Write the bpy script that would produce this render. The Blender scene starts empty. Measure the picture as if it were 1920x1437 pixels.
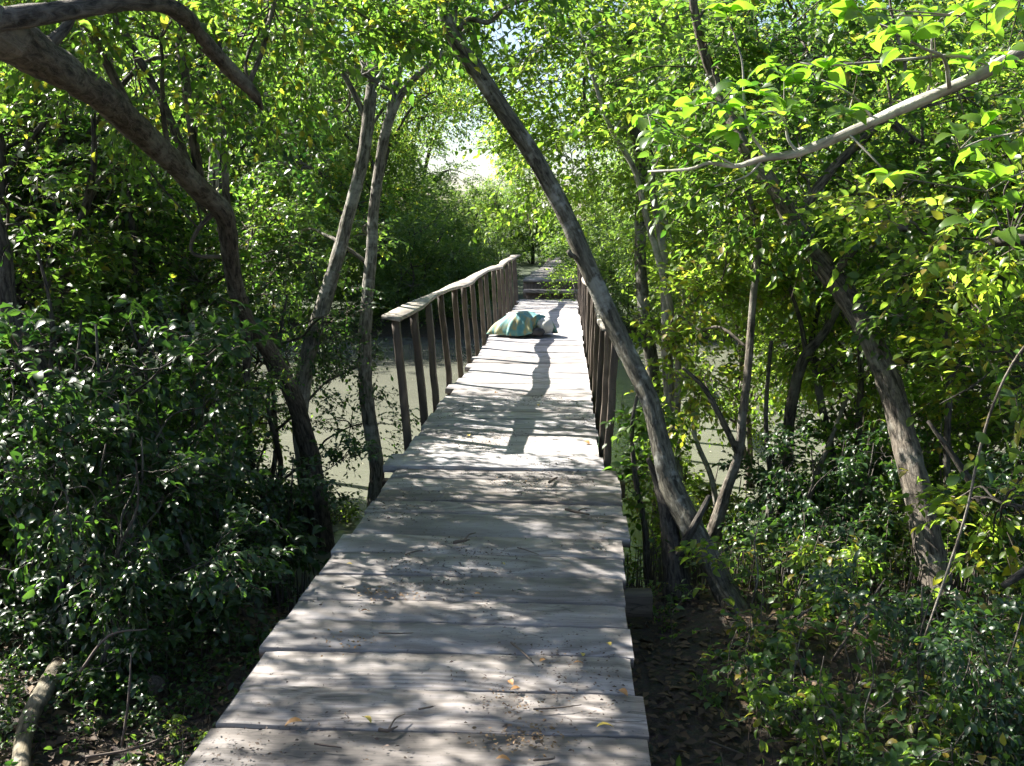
import bpy, math, random
import numpy as np
from mathutils import Vector, Matrix, Euler

rng = np.random.default_rng(7)
random.seed(7)
SC = bpy.context.scene
COL = SC.collection
R = math.radians
W, H, F = 1920.0, 1437.0, 1920.0
CAMH = 1.6
PITCH = math.atan(293.5 / F)
YAW = math.atan(110 / F)

# ------------------------------------------------------------------ camera
cam = bpy.data.cameras.new('camera')
cam.sensor_width = 36.0
cam.lens = 36.0
cam.clip_start = 0.05
cam.clip_end = 3000
camo = bpy.data.objects.new('camera', cam)
COL.objects.link(camo)
camo.location = (0, 0, CAMH)
camo.rotation_euler = (R(90) - PITCH, 0, YAW)
SC.camera = camo
CM = np.array(Euler((R(90) - PITCH, 0, YAW)).to_matrix())


def P(px, py, D):
    """world point seen at photograph pixel px, py, at world distance Y = D"""
    d = CM @ np.array([(px - W / 2) / F, -(py - H / 2) / F, -1.0])
    t = D / d[1]
    return np.array([0, 0, CAMH]) + d * t


def PZ(px, py, z):
    d = CM @ np.array([(px - W / 2) / F, -(py - H / 2) / F, -1.0])
    t = (z - CAMH) / d[2]
    return np.array([0, 0, CAMH]) + d * t


# ------------------------------------------------------------------ world, sun
TOSUN = Vector((-0.97, 0.52, 0.92)).normalized()
wld = bpy.data.worlds.new('World')
SC.world = wld
wld.use_nodes = True
nt = wld.node_tree
bg = nt.nodes['Background']
sky = nt.nodes.new('ShaderNodeTexSky')
sky.sky_type = 'NISHITA'
sky.sun_disc = False
sky.sun_elevation = math.asin(TOSUN.z)
sky.sun_rotation = math.atan2(TOSUN.x, TOSUN.y)
sky.air_density = 1.0
sky.dust_density = 1.5
nt.links.new(sky.outputs[0], bg.inputs[0])
bg.inputs[1].default_value = 0.05
sl = bpy.data.lights.new('sun', 'SUN')
sl.energy = 5.0
sl.angle = R(0.5)
sl.color = (1.0, 0.95, 0.86)
so = bpy.data.objects.new('sun', sl)
so.rotation_euler = TOSUN.to_track_quat('Z', 'Y').to_euler()
COL.objects.link(so)

SC.view_settings.view_transform = 'Standard'
SC.view_settings.look = 'None'
SC.view_settings.gamma = 1
SC.view_settings.exposure = 2.25
SC.render.engine = 'CYCLES'
cy = SC.cycles
cy.max_bounces = 4
cy.diffuse_bounces = 2
cy.glossy_bounces = 2
cy.transmission_bounces = 3
cy.transparent_max_bounces = 4
cy.use_denoising = True
cy.sample_clamp_indirect = 4
cy.use_adaptive_sampling = True
cy.adaptive_threshold = 0.03
cy.caustics_reflective = False
cy.caustics_refractive = False


# ------------------------------------------------------------------ materials
class NB:
    def __init__(s, name):
        s.m = bpy.data.materials.new(name)
        s.m.use_nodes = True
        s.t = s.m.node_tree
        s.t.nodes.clear()
        s.out = s.t.nodes.new('ShaderNodeOutputMaterial')

    def n(s, typ, **kw):
        nd = s.t.nodes.new(typ)
        for k, v in kw.items():
            if k.startswith('i_'):
                key = k[2:].replace('_', ' ')
                nd.inputs[key].default_value = v
            else:
                setattr(nd, k, v)
        return nd

    def l(s, a, b):
        s.t.links.new(a, b)

    def ramp(s, fac, stops):
        r = s.n('ShaderNodeValToRGB')
        el = r.color_ramp.elements
        while len(el) > 1:
            el.remove(el[-1])
        el[0].position = stops[0][0]
        el[0].color = tuple(stops[0][1]) + (1,)
        for p, c in stops[1:]:
            e = el.new(p)
            e.color = tuple(c) + (1,)
        s.l(fac, r.inputs[0])
        return r.outputs[0]

    def mix(s, fac, a, b, blend='MIX'):
        m = s.n('ShaderNodeMix', data_type='RGBA', blend_type=blend)
        for sock, v in ((m.inputs[0], fac), (m.inputs[6], a), (m.inputs[7], b)):
            if isinstance(v, (float, int)):
                sock.default_value = v
            elif isinstance(v, tuple):
                sock.default_value = v + (1,)
            else:
                s.l(v, sock)
        return m.outputs[2]

    def math(s, op, a, b=0.0, clamp=False):
        m = s.n('ShaderNodeMath', operation=op, use_clamp=clamp)
        for sock, v in ((m.inputs[0], a), (m.inputs[1], b)):
            if isinstance(v, (float, int)):
                sock.default_value = v
            else:
                s.l(v, sock)
        return m.outputs[0]

    def noise(s, vec, scale, detail=3, rough=0.55, dist=0.0):
        n = s.n('ShaderNodeTexNoise')
        n.inputs['Scale'].default_value = scale
        n.inputs['Detail'].default_value = detail
        n.inputs['Roughness'].default_value = rough
        n.inputs['Distortion'].default_value = dist
        if vec is not None:
            s.l(vec, n.inputs['Vector'])
        return n.outputs['Fac']

    def mapping(s, vec, scale=(1, 1, 1), loc=None):
        m = s.n('ShaderNodeMapping')
        m.inputs['Scale'].default_value = scale
        s.l(vec, m.inputs['Vector'])
        if loc is not None:
            s.l(loc, m.inputs['Location'])
        return m.outputs[0]


def leaf_mat(name, c_dark, c_light, t_dark, t_light, trans=0.45, rough=0.38, spec=0.5, yellow=0.0):
    b = NB(name)
    geo = b.n('ShaderNodeNewGeometry')
    rnd = geo.outputs['Random Per Island']
    oi = b.n('ShaderNodeObjectInfo')
    f = b.math('MULTIPLY_ADD', oi.outputs['Random'], 0.35)
    b.t.nodes[-1].inputs[2].default_value = -0.17
    f2 = b.math('ADD', rnd, f, clamp=True)
    stops_c = [(0, c_dark), (1, c_light)]
    stops_t = [(0, t_dark), (1, t_light)]
    if yellow:
        stops_c = [(0, c_dark), (1 - yellow, c_light), (1 - yellow * .5, (.22, .17, .03))]
        stops_t = [(0, t_dark), (1 - yellow, t_light), (1 - yellow * .5, (.46, .50, .04))]
    col = b.ramp(f2, stops_c)
    tcol = b.ramp(f2, stops_t)
    pr = b.n('ShaderNodeBsdfPrincipled')
    b.l(col, pr.inputs['Base Color'])
    pr.inputs['Roughness'].default_value = rough
    pr.inputs['Specular IOR Level'].default_value = spec
    tr = b.n('ShaderNodeBsdfTranslucent')
    b.l(tcol, tr.inputs['Color'])
    ms = b.n('ShaderNodeMixShader')
    ms.inputs[0].default_value = trans
    b.l(pr.outputs[0], ms.inputs[1])
    b.l(tr.outputs[0], ms.inputs[2])
    b.l(ms.outputs[0], b.out.inputs[0])
    return b.m


def bark_mat(name, c1, c2, c3, spot=0.35, crack=14.0, bump=0.5):
    b = NB(name)
    at = b.n('ShaderNodeAttribute', attribute_name='bark')
    v = at.outputs['Vector']
    vs = b.mapping(v, (crack, crack, crack * .22))
    n1 = b.noise(vs, 4, 5, .65, .6)
    n2 = b.noise(v, 3.2, 4, .6)
    n3 = b.noise(v, 22, 3, .6)
    col = b.ramp(n1, [(.34, tuple(x * .35 for x in c1)), (.43, c1), (.62, c2)])
    patch = b.ramp(b.math('MULTIPLY_ADD', n3, .35), [(0.0, (0, 0, 0)), (1, (1, 1, 1))])
    pm = b.math('ADD', n2, b.math('MULTIPLY', n3, .35))
    pf = b.ramp(pm, [(.70, (0, 0, 0)), (.80, (1, 1, 1))])
    pf2 = b.math('MULTIPLY', pf, spot)
    col = b.mix(pf2, col, c3)
    ring = b.noise(b.mapping(v, (1.2, 1.2, 20)), 2.0, 3, .6)
    col = b.mix(b.math('MULTIPLY', b.ramp(ring, [(.55, (0, 0, 0)), (.7, (1, 1, 1))]), .35), col,
                tuple(x * .55 for x in c1))
    pr = b.n('ShaderNodeBsdfPrincipled')
    b.l(col, pr.inputs['Base Color'])
    pr.inputs['Roughness'].default_value = .85
    pr.inputs['Specular IOR Level'].default_value = .25
    bm = b.n('ShaderNodeBump')
    bm.inputs['Strength'].default_value = min(1, bump * 1.6)
    bm.inputs['Distance'].default_value = .02
    b.l(n1, bm.inputs['Height'])
    b.l(bm.outputs[0], pr.inputs['Normal'])
    b.l(pr.outputs[0], b.out.inputs[0])
    return b.m


def wood_mat(name, base, dark, light, axis='x', warm=(.2, .13, .08)):
    b = NB(name)
    geo = b.n('ShaderNodeNewGeometry')
    rnd = geo.outputs['Random Per Island']
    oi = b.n('ShaderNodeObjectInfo')
    tc = b.n('ShaderNodeTexCoord')
    ob = tc.outputs['Object']
    comb = b.n('ShaderNodeCombineXYZ')
    off = b.math('ADD', rnd, oi.outputs['Random'])
    k = b.math('MULTIPLY', off, 37.0)
    b.l(k, comb.inputs[0]); b.l(k, comb.inputs[1]); b.l(k, comb.inputs[2])
    sc = {'x': (.35, 1, 1), 'y': (1, .35, 1), 'z': (1, 1, .3)}[axis]
    sf = {'x': (.06, 1, 1), 'y': (1, .06, 1), 'z': (1, 1, .06)}[axis]
    v1 = b.mapping(ob, sc, comb.outputs[0])
    v2 = b.mapping(ob, sf, comb.outputs[0])
    big = b.noise(v1, 1.8, 4, .6, 1.6)          # slow figure
    swirl = b.n('ShaderNodeVectorMath', operation='SCALE')
    figr = b.math('MULTIPLY_ADD', b.math('SINE', b.math('MULTIPLY', b.noise(v1, 1.5, 2, .45, .9), 95.0)), .5)
    b.t.nodes[-1].inputs[2].default_value = .5
    fine = b.noise(v2, 150, 4, .7)
    stain = b.noise(b.mapping(ob, (.5, 1, 1) if axis == 'x' else (1, 1, 1)), 3.6, 5, .68, .8)
    speck = b.noise(ob, 60, 2, .5)
    g = b.math('ADD', b.math('MULTIPLY', figr, .16), b.math('MULTIPLY', fine, .40))
    g = b.math('ADD', g, b.math('MULTIPLY', big, .47))
    col = b.ramp(g, [(.30, dark), (.5, base), (.70, light)])
    tone = b.ramp(rnd, [(0, (.66, .63, .60)), (.35, (.95, .95, .97)), (.7, (1.05, 1.0, .95)), (1, (1.22, 1.2, 1.18))])
    col = b.mix(1.0, col, tone, 'MULTIPLY')
    sf_ = b.ramp(stain, [(.52, (0, 0, 0)), (.72, (1, 1, 1))])
    col = b.mix(b.math('MULTIPLY', sf_, .62), col, warm)
    v3 = b.mapping(ob, {'x': (.10, 1, 1), 'y': (1, .10, 1), 'z': (1, 1, .10)}[axis], comb.outputs[0])
    ck = b.noise(v3, 16, 2, .5)
    ckr = b.ramp(ck, [(.485, (0, 0, 0)), (.498, (1, 1, 1)), (.511, (0, 0, 0))])
    ckm = b.ramp(b.noise(v1, 2.6, 2, .5), [(.52, (0, 0, 0)), (.6, (1, 1, 1))])
    col = b.mix(b.math('MULTIPLY', b.math('MULTIPLY', ckr, ckm), .8), col, tuple(x * .35 for x in dark))
    dk = b.ramp(speck, [(.28, (1, 1, 1)), (.36, (0, 0, 0))])
    col = b.mix(b.math('MULTIPLY', dk, .55), col, tuple(x * .4 for x in dark))
    pr = b.n('ShaderNodeBsdfPrincipled')
    b.l(col, pr.inputs['Base Color'])
    pr.inputs['Roughness'].default_value = .72
    pr.inputs['Specular IOR Level'].default_value = .35
    bm = b.n('ShaderNodeBump')
    bm.inputs['Strength'].default_value = .35
    bm.inputs['Distance'].default_value = .002
    b.l(g, bm.inputs['Height'])
    b.l(bm.outputs[0], pr.inputs['Normal'])
    b.l(pr.outputs[0], b.out.inputs[0])
    return b.m


def plain_mat(name, c, rough=.8, c2=None, scale=8, trans=0.0):
    b = NB(name)
    geo = b.n('ShaderNodeNewGeometry')
    tc = b.n('ShaderNodeTexCoord')
    f = b.math('ADD', b.math('MULTIPLY', geo.outputs['Random Per Island'], .6),
               b.math('MULTIPLY', b.noise(tc.outputs['Object'], scale), .5))
    col = b.ramp(f, [(.15, c), (.85, c2 or tuple(x * .6 for x in c))])
    pr = b.n('ShaderNodeBsdfPrincipled')
    b.l(col, pr.inputs['Base Color'])
    pr.inputs['Roughness'].default_value = rough
    b.l(pr.outputs[0], b.out.inputs[0])
    return b.m


M = {}
M['leaf_mid'] = leaf_mat('leaf_mid', (.020, .050, .010), (.065, .115, .018), (.07, .21, .02), (.33, .54, .06), .50, .40, yellow=.012)
M['leaf_bright'] = leaf_mat('leaf_bright', (.040, .085, .012), (.09, .14, .02), (.20, .40, .03), (.52, .72, .08), .56, .40, yellow=.04)
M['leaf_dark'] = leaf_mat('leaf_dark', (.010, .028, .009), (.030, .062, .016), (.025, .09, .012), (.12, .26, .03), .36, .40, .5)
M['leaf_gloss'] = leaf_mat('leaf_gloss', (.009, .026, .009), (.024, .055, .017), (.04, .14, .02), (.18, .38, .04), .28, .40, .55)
M['leaf_far'] = leaf_mat('leaf_far', (.030, .060, .016), (.075, .120, .035), (.12, .26, .03), (.36, .52, .08), .46, .45)
M['leaf_big'] = leaf_mat('leaf_big', (.045, .095, .012), (.085, .145, .02), (.18, .42, .02), (.33, .60, .04), .52, .34)
M['leaf_cover'] = leaf_mat('leaf_cover', (.022, .055, .016), (.060, .110, .030), (.07, .20, .02), (.34, .54, .06), .44, .38, .5, yellow=.01)
M['bark_brown'] = bark_mat('bark_brown', (.060, .050, .040), (.17, .145, .115), (.30, .29, .25), .35)
M['bark_grey'] = bark_mat('bark_grey', (.060, .055, .042), (.150, .140, .108), (.42, .42, .38), .5, 11, .5)
M['bark_pale'] = bark_mat('bark_pale', (.16, .15, .13), (.36, .34, .30), (.50, .49, .45), .6, 9, .3)
M['bark_mix'] = bark_mat('bark_mix', (.085, .075, .062), (.23, .21, .175), (.40, .39, .35), .5, 11, .35)
M['bark_log'] = bark_mat('bark_log', (.070, .058, .038), (.17, .145, .095), (.27, .245, .19), .6, 9, .35)
M['bark_limb'] = bark_mat('bark_limb', (.042, .035, .028), (.125, .105, .083), (.26, .25, .21), .35, 12, .6)
M['bark_dark'] = bark_mat('bark_dark', (.035, .030, .026), (.10, .088, .072), (.20, .19, .16), .4)
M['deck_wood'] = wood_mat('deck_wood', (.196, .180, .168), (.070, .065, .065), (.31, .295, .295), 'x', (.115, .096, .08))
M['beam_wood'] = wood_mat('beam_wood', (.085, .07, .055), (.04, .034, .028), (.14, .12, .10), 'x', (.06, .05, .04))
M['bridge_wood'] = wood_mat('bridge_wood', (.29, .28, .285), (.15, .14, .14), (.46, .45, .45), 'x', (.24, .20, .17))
M['rail_wood'] = wood_mat('rail_wood', (.26, .24, .21), (.12, .105, .09), (.42, .40, .36), 'y')
M['post_wood'] = wood_mat('post_wood', (.085, .068, .055), (.042, .034, .029), (.15, .122, .10), 'z', (.125, .080, .052))
M['litter'] = plain_mat('dry_leaf_litter', (.16, .10, .05), .8, (.05, .032, .02), 30)
M['dry_leaf'] = plain_mat('dry_leaf', (.42, .24, .07), .6, (.28, .12, .04), 30)
M['dry_leaf_yellow'] = plain_mat('dry_leaf_yellow', (.50, .38, .06), .55, (.36, .26, .05), 30)
M['twig'] = plain_mat('twig', (.14, .11, .085), .85, (.07, .05, .04), 20)
M['twig_green'] = plain_mat('twig_green', (.10, .10, .05), .7, (.06, .05, .035), 20)
M['root'] = plain_mat('root', (.10, .08, .065), .85, (.05, .04, .035), 20)


def ground_mat():
    b = NB('forest_mud')
    tc = b.n('ShaderNodeTexCoord')
    ob = tc.outputs['Object']
    n1 = b.noise(ob, 1.3, 5, .6)
    n2 = b.noise(ob, 26, 5, .7)
    v = b.n('ShaderNodeTexVoronoi')
    v.inputs['Scale'].default_value = 38
    b.l(ob, v.inputs['Vector'])
    col = b.ramp(n2, [(.3, (.022, .017, .012)), (.55, (.065, .047, .030)), (.75, (.15, .105, .062))])
    col = b.mix(b.math('MULTIPLY', b.ramp(n1, [(.4, (0, 0, 0)), (.65, (1, 1, 1))]), .6), col, (.030, .024, .018))
    col = b.mix(.35, col, v.outputs['Color'], 'MULTIPLY')
    sep = b.n('ShaderNodeSeparateXYZ'); b.l(ob, sep.inputs[0])
    far = b.math('MULTIPLY', b.math('SUBTRACT', sep.outputs[1], 24.0), .25, clamp=True)
    col = b.mix(far, col, b.ramp(n2, [(.35, (.012, .022, .007)), (.65, (.035, .055, .015))]))
    pr = b.n('ShaderNodeBsdfPrincipled')
    b.l(col, pr.inputs['Base Color'])
    pr.inputs['Roughness'].default_value = .8
    bm = b.n('ShaderNodeBump')
    bm.inputs['Strength'].default_value = .8
    bm.inputs['Distance'].default_value = .03
    b.l(n2, bm.inputs['Height'])
    b.l(bm.outputs[0], pr.inputs['Normal'])
    b.l(pr.outputs[0], b.out.inputs[0])
    return b.m


def water_mat():
    b = NB('river_water')
    tc = b.n('ShaderNodeTexCoord')
    ob = tc.outputs['Object']
    n1 = b.noise(b.mapping(ob, (.5, 1, 1)), .5, 3)
    sp = b.noise(ob, 16, 2, .4)
    col = b.ramp(n1, [(.3, (.120, .124, .096)), (.7, (.160, .162, .128))])
    pr = b.n('ShaderNodeBsdfPrincipled')
    b.l(col, pr.inputs['Base Color'])
    pr.inputs['Roughness'].default_value = .10
    pr.inputs['IOR'].default_value = 1.33
    pr.inputs['Specular IOR Level'].default_value = .5
    w = b.noise(b.mapping(ob, (1, 1.6, 1)), 3.4, 5, .6, .3)
    bm = b.n('ShaderNodeBump')
    bm.inputs['Strength'].default_value = .22
    bm.inputs['Distance'].default_value = .03
    b.l(w, bm.inputs['Height'])
    b.l(bm.outputs[0], pr.inputs['Normal'])
    b.l(pr.outputs[0], b.out.inputs[0])
    return b.m


M['ground'] = ground_mat()
M['water'] = water_mat()


# ------------------------------------------------------------------ mesh helpers
def mesh_from(name, verts, faces, mats, midx=None, smooth=False, attr=None):
    """faces: list of (n, k) int arrays, k = 3 or 4; attr: bark vectors"""
    me = bpy.data.meshes.new(name)
    verts = np.asarray(verts, dtype=np.float32)
    nv = len(verts)
    me.vertices.add(nv)
    me.vertices.foreach_set('co', verts.ravel())
    faces = [np.asarray(f, dtype=np.int32) for f in faces if len(f)]
    loops = np.concatenate([f.ravel() for f in faces])
    sizes = np.concatenate([np.full(len(f), f.shape[1], dtype=np.int32) for f in faces])
    starts = np.concatenate([[0], np.cumsum(sizes)[:-1]]).astype(np.int32)
    me.loops.add(len(loops))
    me.loops.foreach_set('vertex_index', loops)
    me.polygons.add(len(sizes))
    me.polygons.foreach_set('loop_start', starts)
    me.polygons.foreach_set('loop_total', sizes)
    for m in mats:
        me.materials.append(m)
    if midx is not None:
        me.polygons.foreach_set('material_index', np.asarray(midx, dtype=np.int32))
    if smooth is not False:
        s = np.ones(len(sizes), dtype=bool) if smooth is True else smooth
        me.polygons.foreach_set('use_smooth', s)
    if attr is not None:
        a = me.attributes.new('bark', 'FLOAT_VECTOR', 'POINT')
        a.data.foreach_set('vector', np.asarray(attr, dtype=np.float32).ravel())
    me.update(calc_edges=True)
    return me


def obj(name, me, parent=None, loc=None):
    o = bpy.data.objects.new(name, me)
    COL.objects.link(o)
    if parent is not None:
        o.parent = parent
    if loc is not None:
        o.location = loc
    return o


def tag(o, label=None, cat=None, group=None, kind=None):
    if label: o['label'] = label
    if cat: o['category'] = cat
    if group: o['group'] = group
    if kind: o['kind'] = kind
    return o


def thing(name, loc, label, cat, group=None, rz=0.0):
    o = bpy.data.objects.new(name, None)
    o.empty_display_size = .2
    COL.objects.link(o)
    o.location = loc
    o.rotation_euler = (0, 0, rz)
    return tag(o, label, cat, group)


def copy_tree(o, parent=None):
    c = o.copy()
    COL.objects.link(c)
    c.parent = parent
    for ch in list(o.children):
        copy_tree(ch, c)
    return c


def nrm(a):
    return a / np.maximum(np.linalg.norm(a, axis=-1, keepdims=True), 1e-9)


def catmull(pts, n):
    pts = np.asarray(pts, float)
    p = np.vstack([2 * pts[0] - pts[1], pts, 2 * pts[-1] - pts[-2]])
    out = []
    for i in range(1, len(p) - 2):
        for t in np.linspace(0, 1, n, endpoint=False):
            a, b, c, d = p[i - 1], p[i], p[i + 1], p[i + 2]
            out.append(.5 * ((2 * b) + (-a + c) * t + (2 * a - 5 * b + 4 * c - d) * t * t +
                             (-a + 3 * b - 3 * c + d) * t ** 3))
    out.append(p[-2])
    return np.array(out)


class Wood:
    """collects tubes into one mesh with seamless bark coordinates"""
    def __init__(s):
        s.v, s.f, s.a, s.n = [], [], [], 0

    def tube(s, path, sides=10, sub=4, rough=.06, seed=None, flare=0.0):
        """path rows: x y z radius"""
        path = np.asarray(path, float)
        c = catmull(path, sub) if len(path) > 2 else np.linspace(path[0], path[1], sub + 1)
        pos, rad = c[:, :3], np.maximum(c[:, 3], .0015)
        g = np.random.default_rng(int(abs(pos[0, 0] * 977 + pos[0, 2] * 131 + pos[0, 1] * 57) * 10) % 99991)
        m = len(pos)
        tan = nrm(np.gradient(pos, axis=0))
        ref = np.array([1.0, 0, 0]) if abs(tan[0, 0]) < .8 else np.array([0, 1.0, 0])
        u = nrm(np.cross(tan[0], ref))
        U = [u]
        for i in range(1, m):
            u = U[-1] - tan[i] * np.dot(U[-1], tan[i])
            U.append(u / np.linalg.norm(u))
        U = np.array(U)
        V = np.cross(tan, U)
        th = np.linspace(0, 2 * math.pi, sides, endpoint=False)
        ph = g.uniform(0, 6.28, 6)
        ln = np.concatenate([[0], np.cumsum(np.linalg.norm(np.diff(pos, axis=0), axis=1))])
        TH, LN = np.meshgrid(th, ln)
        RR = rad[:, None]
        w = 1 + rough * (np.sin(2 * TH + LN * 3 + ph[0]) + .7 * np.sin(3 * TH - LN * 5 + ph[1]) +
                         .6 * np.sin(LN * 11 + ph[2] + TH) + .5 * np.sin(5 * TH + LN * 17 + ph[3]))
        w += rough * .8 * g.normal(size=w.shape)
        if flare:
            w *= 1 + flare * np.exp(-LN / .18) * (1 + .5 * np.sin(4 * TH + ph[4]))
        X = pos[:, None, :] + (np.cos(TH)[..., None] * U[:, None, :] + np.sin(TH)[..., None] * V[:, None, :]) * (RR * w)[..., None]
        A = np.stack([np.cos(TH) * RR + ph[0], np.sin(TH) * RR + ph[1], LN + ph[2]], -1)
        idx = np.arange(m * sides).reshape(m, sides) + s.n
        q = np.stack([idx[:-1], np.roll(idx[:-1], -1, 1), np.roll(idx[1:], -1, 1), idx[1:]], -1).reshape(-1, 4)
        s.v.append(X.reshape(-1, 3)); s.a.append(A.reshape(-1, 3)); s.f.append(q)
        # caps
        for row, e, fl in ((idx[0], pos[0], 1), (idx[-1], pos[-1] + tan[-1] * rad[-1] * .4, 0)):
            ci = s.n + sum(len(x) for x in [X.reshape(-1, 3)]) + (0 if fl else 1)
            s.v.append(e[None]); s.a.append(np.array([[ph[0], ph[1], 0]]))
            r2 = np.roll(row, -1)
            t = np.stack([r2, row, np.full_like(row, ci)] if fl else [row, r2, np.full_like(row, ci)], -1)
            s.f.append(np.concatenate([t, t[:, 2:]], 1) if False else t)
        s.n += m * sides + 2
        return c

    def pxtube(s, pts, k=1.0, **kw):
        """rows: px, py, D, width in photograph pixels"""
        rows = []
        for px, py, D, w in pts:
            p = P(px, py, D)
            rows.append([*p, .5 * w / F * (D / math.cos(PITCH)) * .86 * k])
        return s.tube(rows, **kw)

    def mesh(s, name, mat):
        v = np.concatenate(s.v); a = np.concatenate(s.a)
        q = [f for f in s.f if f.shape[1] == 4]
        t = [f for f in s.f if f.shape[1] == 3]
        return mesh_from(name, v, [np.concatenate(q), np.concatenate(t)], [mat], smooth=True, attr=a)


# leaf templates: x across, y along, z up; unit length
LW = .25
T_FAR = (np.array([[0, 0, 0], [-LW, .45, .07], [0, 1, -.12], [LW, .45, .07]]), np.array([[0, 2, 1], [0, 3, 2]]))
T_MID = (np.array([[0, 0, 0], [-.26, .30, .06], [-.24, .62, .03], [0, 1, -.16], [.24, .62, .03], [.26, .30, .06], [0, .45, -.01]]),
         np.array([[0, 6, 1], [1, 6, 2], [2, 6, 3], [0, 5, 6], [5, 4, 6], [4, 3, 6]]))
_y = [0, .18, .42, .68, .88, 1]
_w = [0.02, .17, .25, .21, .11, 0]
_z = [0, .06, .07, 0, -.12, -.26]
_v, _f = [], []
for i in range(6):
    _v += [[-_w[i], _y[i], _z[i] + _w[i] * .35], [0, _y[i], _z[i]], [_w[i], _y[i], _z[i] + _w[i] * .35]]
for i in range(5):
    a = i * 3
    _f += [[a, a + 1, a + 4], [a, a + 4, a + 3], [a + 1, a + 2, a + 5], [a + 1, a + 5, a + 4]]
T_NEAR = (np.array(_v, float), np.array(_f))
_v2 = np.array(_v, float).copy(); _v2[:, 0] *= 1.2
T_ROUND = (_v2, np.array(_f))


class Foliage:
    def __init__(s, seed):
        s.g = np.random.default_rng(seed)
        s.v, s.f, s.mi, s.n = [], [], [], 0

    def put(s, pos, axis, normal, size, T, mi=0):
        tv, tf = T
        axis = nrm(axis)
        normal = nrm(normal - axis * np.sum(normal * axis, -1, keepdims=True))
        B = np.cross(axis, normal)
        N = len(pos)
        k = len(tv)
        sz = size[:, None, None]
        X = pos[:, None, :] + sz * (tv[None, :, 0:1] * B[:, None] + tv[None, :, 1:2] * axis[:, None] + tv[None, :, 2:3] * normal[:, None])
        f = tf[None] + (np.arange(N) * k)[:, None, None] + s.n
        s.v.append(X.reshape(-1, 3)); s.f.append(f.reshape(-1, 3)); s.mi.append(np.full(N * len(tf), mi))
        s.n += N * k

    def twigs(s, a, b, r, mi=1):
        N = len(a)
        d = nrm(b - a)
        u = nrm(np.cross(d, np.array([.3, .2, 1.0])))
        v = np.cross(d, u)
        X = []
        for p, rr in ((a, r), (b, r * .5)):
            for k in range(3):
                an = k * 2.094
                X.append(p + (u * math.cos(an) + v * math.sin(an)) * rr[:, None])
        X = np.stack(X, 1)
        t = np.array([[0, 1, 4], [0, 4, 3], [1, 2, 5], [1, 5, 4], [2, 0, 3], [2, 3, 5]])
        f = t[None] + (np.arange(N) * 6)[:, None, None] + s.n
        s.v.append(X.reshape(-1, 3)); s.f.append(f.reshape(-1, 3)); s.mi.append(np.full(N * 6, mi))
        s.n += N * 6

    def sprays(s, c, d, L, nl, ls, T, twig=.0025, droop=.25, mi=0, up=.45):
        """c, d (S,3); L (S,) spray length; nl leaves; ls leaf size"""
        g = s.g
        S = len(c)
        if S == 0:
            return
        d = nrm(d)
        t = np.linspace(.12, 1, nl)[None, :, None] + g.uniform(-.04, .04, (S, nl, 1))
        Lb = L[:, None, None]
        down = np.array([0, 0, -1.0])
        pos = c[:, None] + d[:, None] * Lb * t + down * Lb * droop * t * t
        dd = nrm(d[:, None] + down * 2 * droop * t)
        side = nrm(np.cross(dd, np.array([0, 0, 1.0])) + g.normal(0, .25, (S, nl, 3)))
        sg = np.where(np.arange(nl) % 2 == 0, 1.0, -1.0)[None, :, None]
        ax = dd * .55 + side * sg * .8 + g.normal(0, .28, (S, nl, 3)) + down * .18
        ax[:, -1] = dd[:, -1] + g.normal(0, .15, (S, 3))
        no = np.array([0, 0, 1.0]) + g.normal(0, up, (S, nl, 3))
        sz = ls * g.uniform(.6, 1.2, (S, nl))
        s.put(pos.reshape(-1, 3), ax.reshape(-1, 3), no.reshape(-1, 3), sz.ravel(), T, mi)
        if twig:
            m = c + d * L[:, None] * .5 + down * (L * droop * .25)[:, None]
            e = c + d * L[:, None] + down * (L * droop)[:, None]
            s.twigs(c, m, np.full(S, twig)); s.twigs(m, e, np.full(S, twig * .7))

    def blob(s, center, rad, ns, ls, T, L=.35, nl=9, twig=.0025, clump=7, hollow=.35, droop=.25, spread=.28, flat=.0, up=.45):
        """sprays clumped inside an ellipsoid"""
        g = s.g
        center = np.asarray(center, float)
        rad = np.asarray(rad, float)
        k = max(3, int(ns / clump))
        u = nrm(g.normal(size=(k, 3)))
        r = (hollow ** 3 + (1 - hollow ** 3) * g.uniform(size=(k, 1))) ** (1 / 3)
        cc = u * r
        w = g.uniform(.3, 1.7, k); w /= w.sum()
        which = g.choice(k, ns, p=w)
        pu = cc[which] + g.normal(0, spread / (k ** (1 / 3)) * 1.3, (ns, 3))
        pos = center + pu * rad
        out = nrm(pu * rad)
        d = out * .8 + nrm(cc[which] * rad) * .3 + g.normal(0, .55, (ns, 3)) + np.array([0, 0, .15 - flat])
        LL = L * g.uniform(.6, 1.25, ns)
        s.sprays(pos - nrm(d) * LL[:, None] * .4, d, LL, nl, ls, T, twig, droop, up=up)
        return center + cc[: min(k, 60)] * rad

    def mesh(s, name, leaf, twig=None):
        v = np.concatenate(s.v); f = np.concatenate(s.f); mi = np.concatenate(s.mi)
        return mesh_from(name, v, [f], [leaf, twig or M['twig']], midx=mi, smooth=np.ones(len(f), bool))


def branch_to(wd, a, b, r0, r1, g, sag=.15, sides=6):
    a = np.asarray(a, float); b = np.asarray(b, float)
    L = np.linalg.norm(b - a)
    pts = []
    for t in (0, .25, .5, .75, 1):
        p = a * (1 - t) + b * t + np.array([0, 0, 1]) * L * sag * math.sin(math.pi * t)
        if 0 < t < 1:
            p = p + g.normal(0, .05 * L, 3)
        pts.append([*p, r0 * (1 - t) + r1 * t])
    wd.tube(pts, sides=sides, sub=4, rough=.04)


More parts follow.
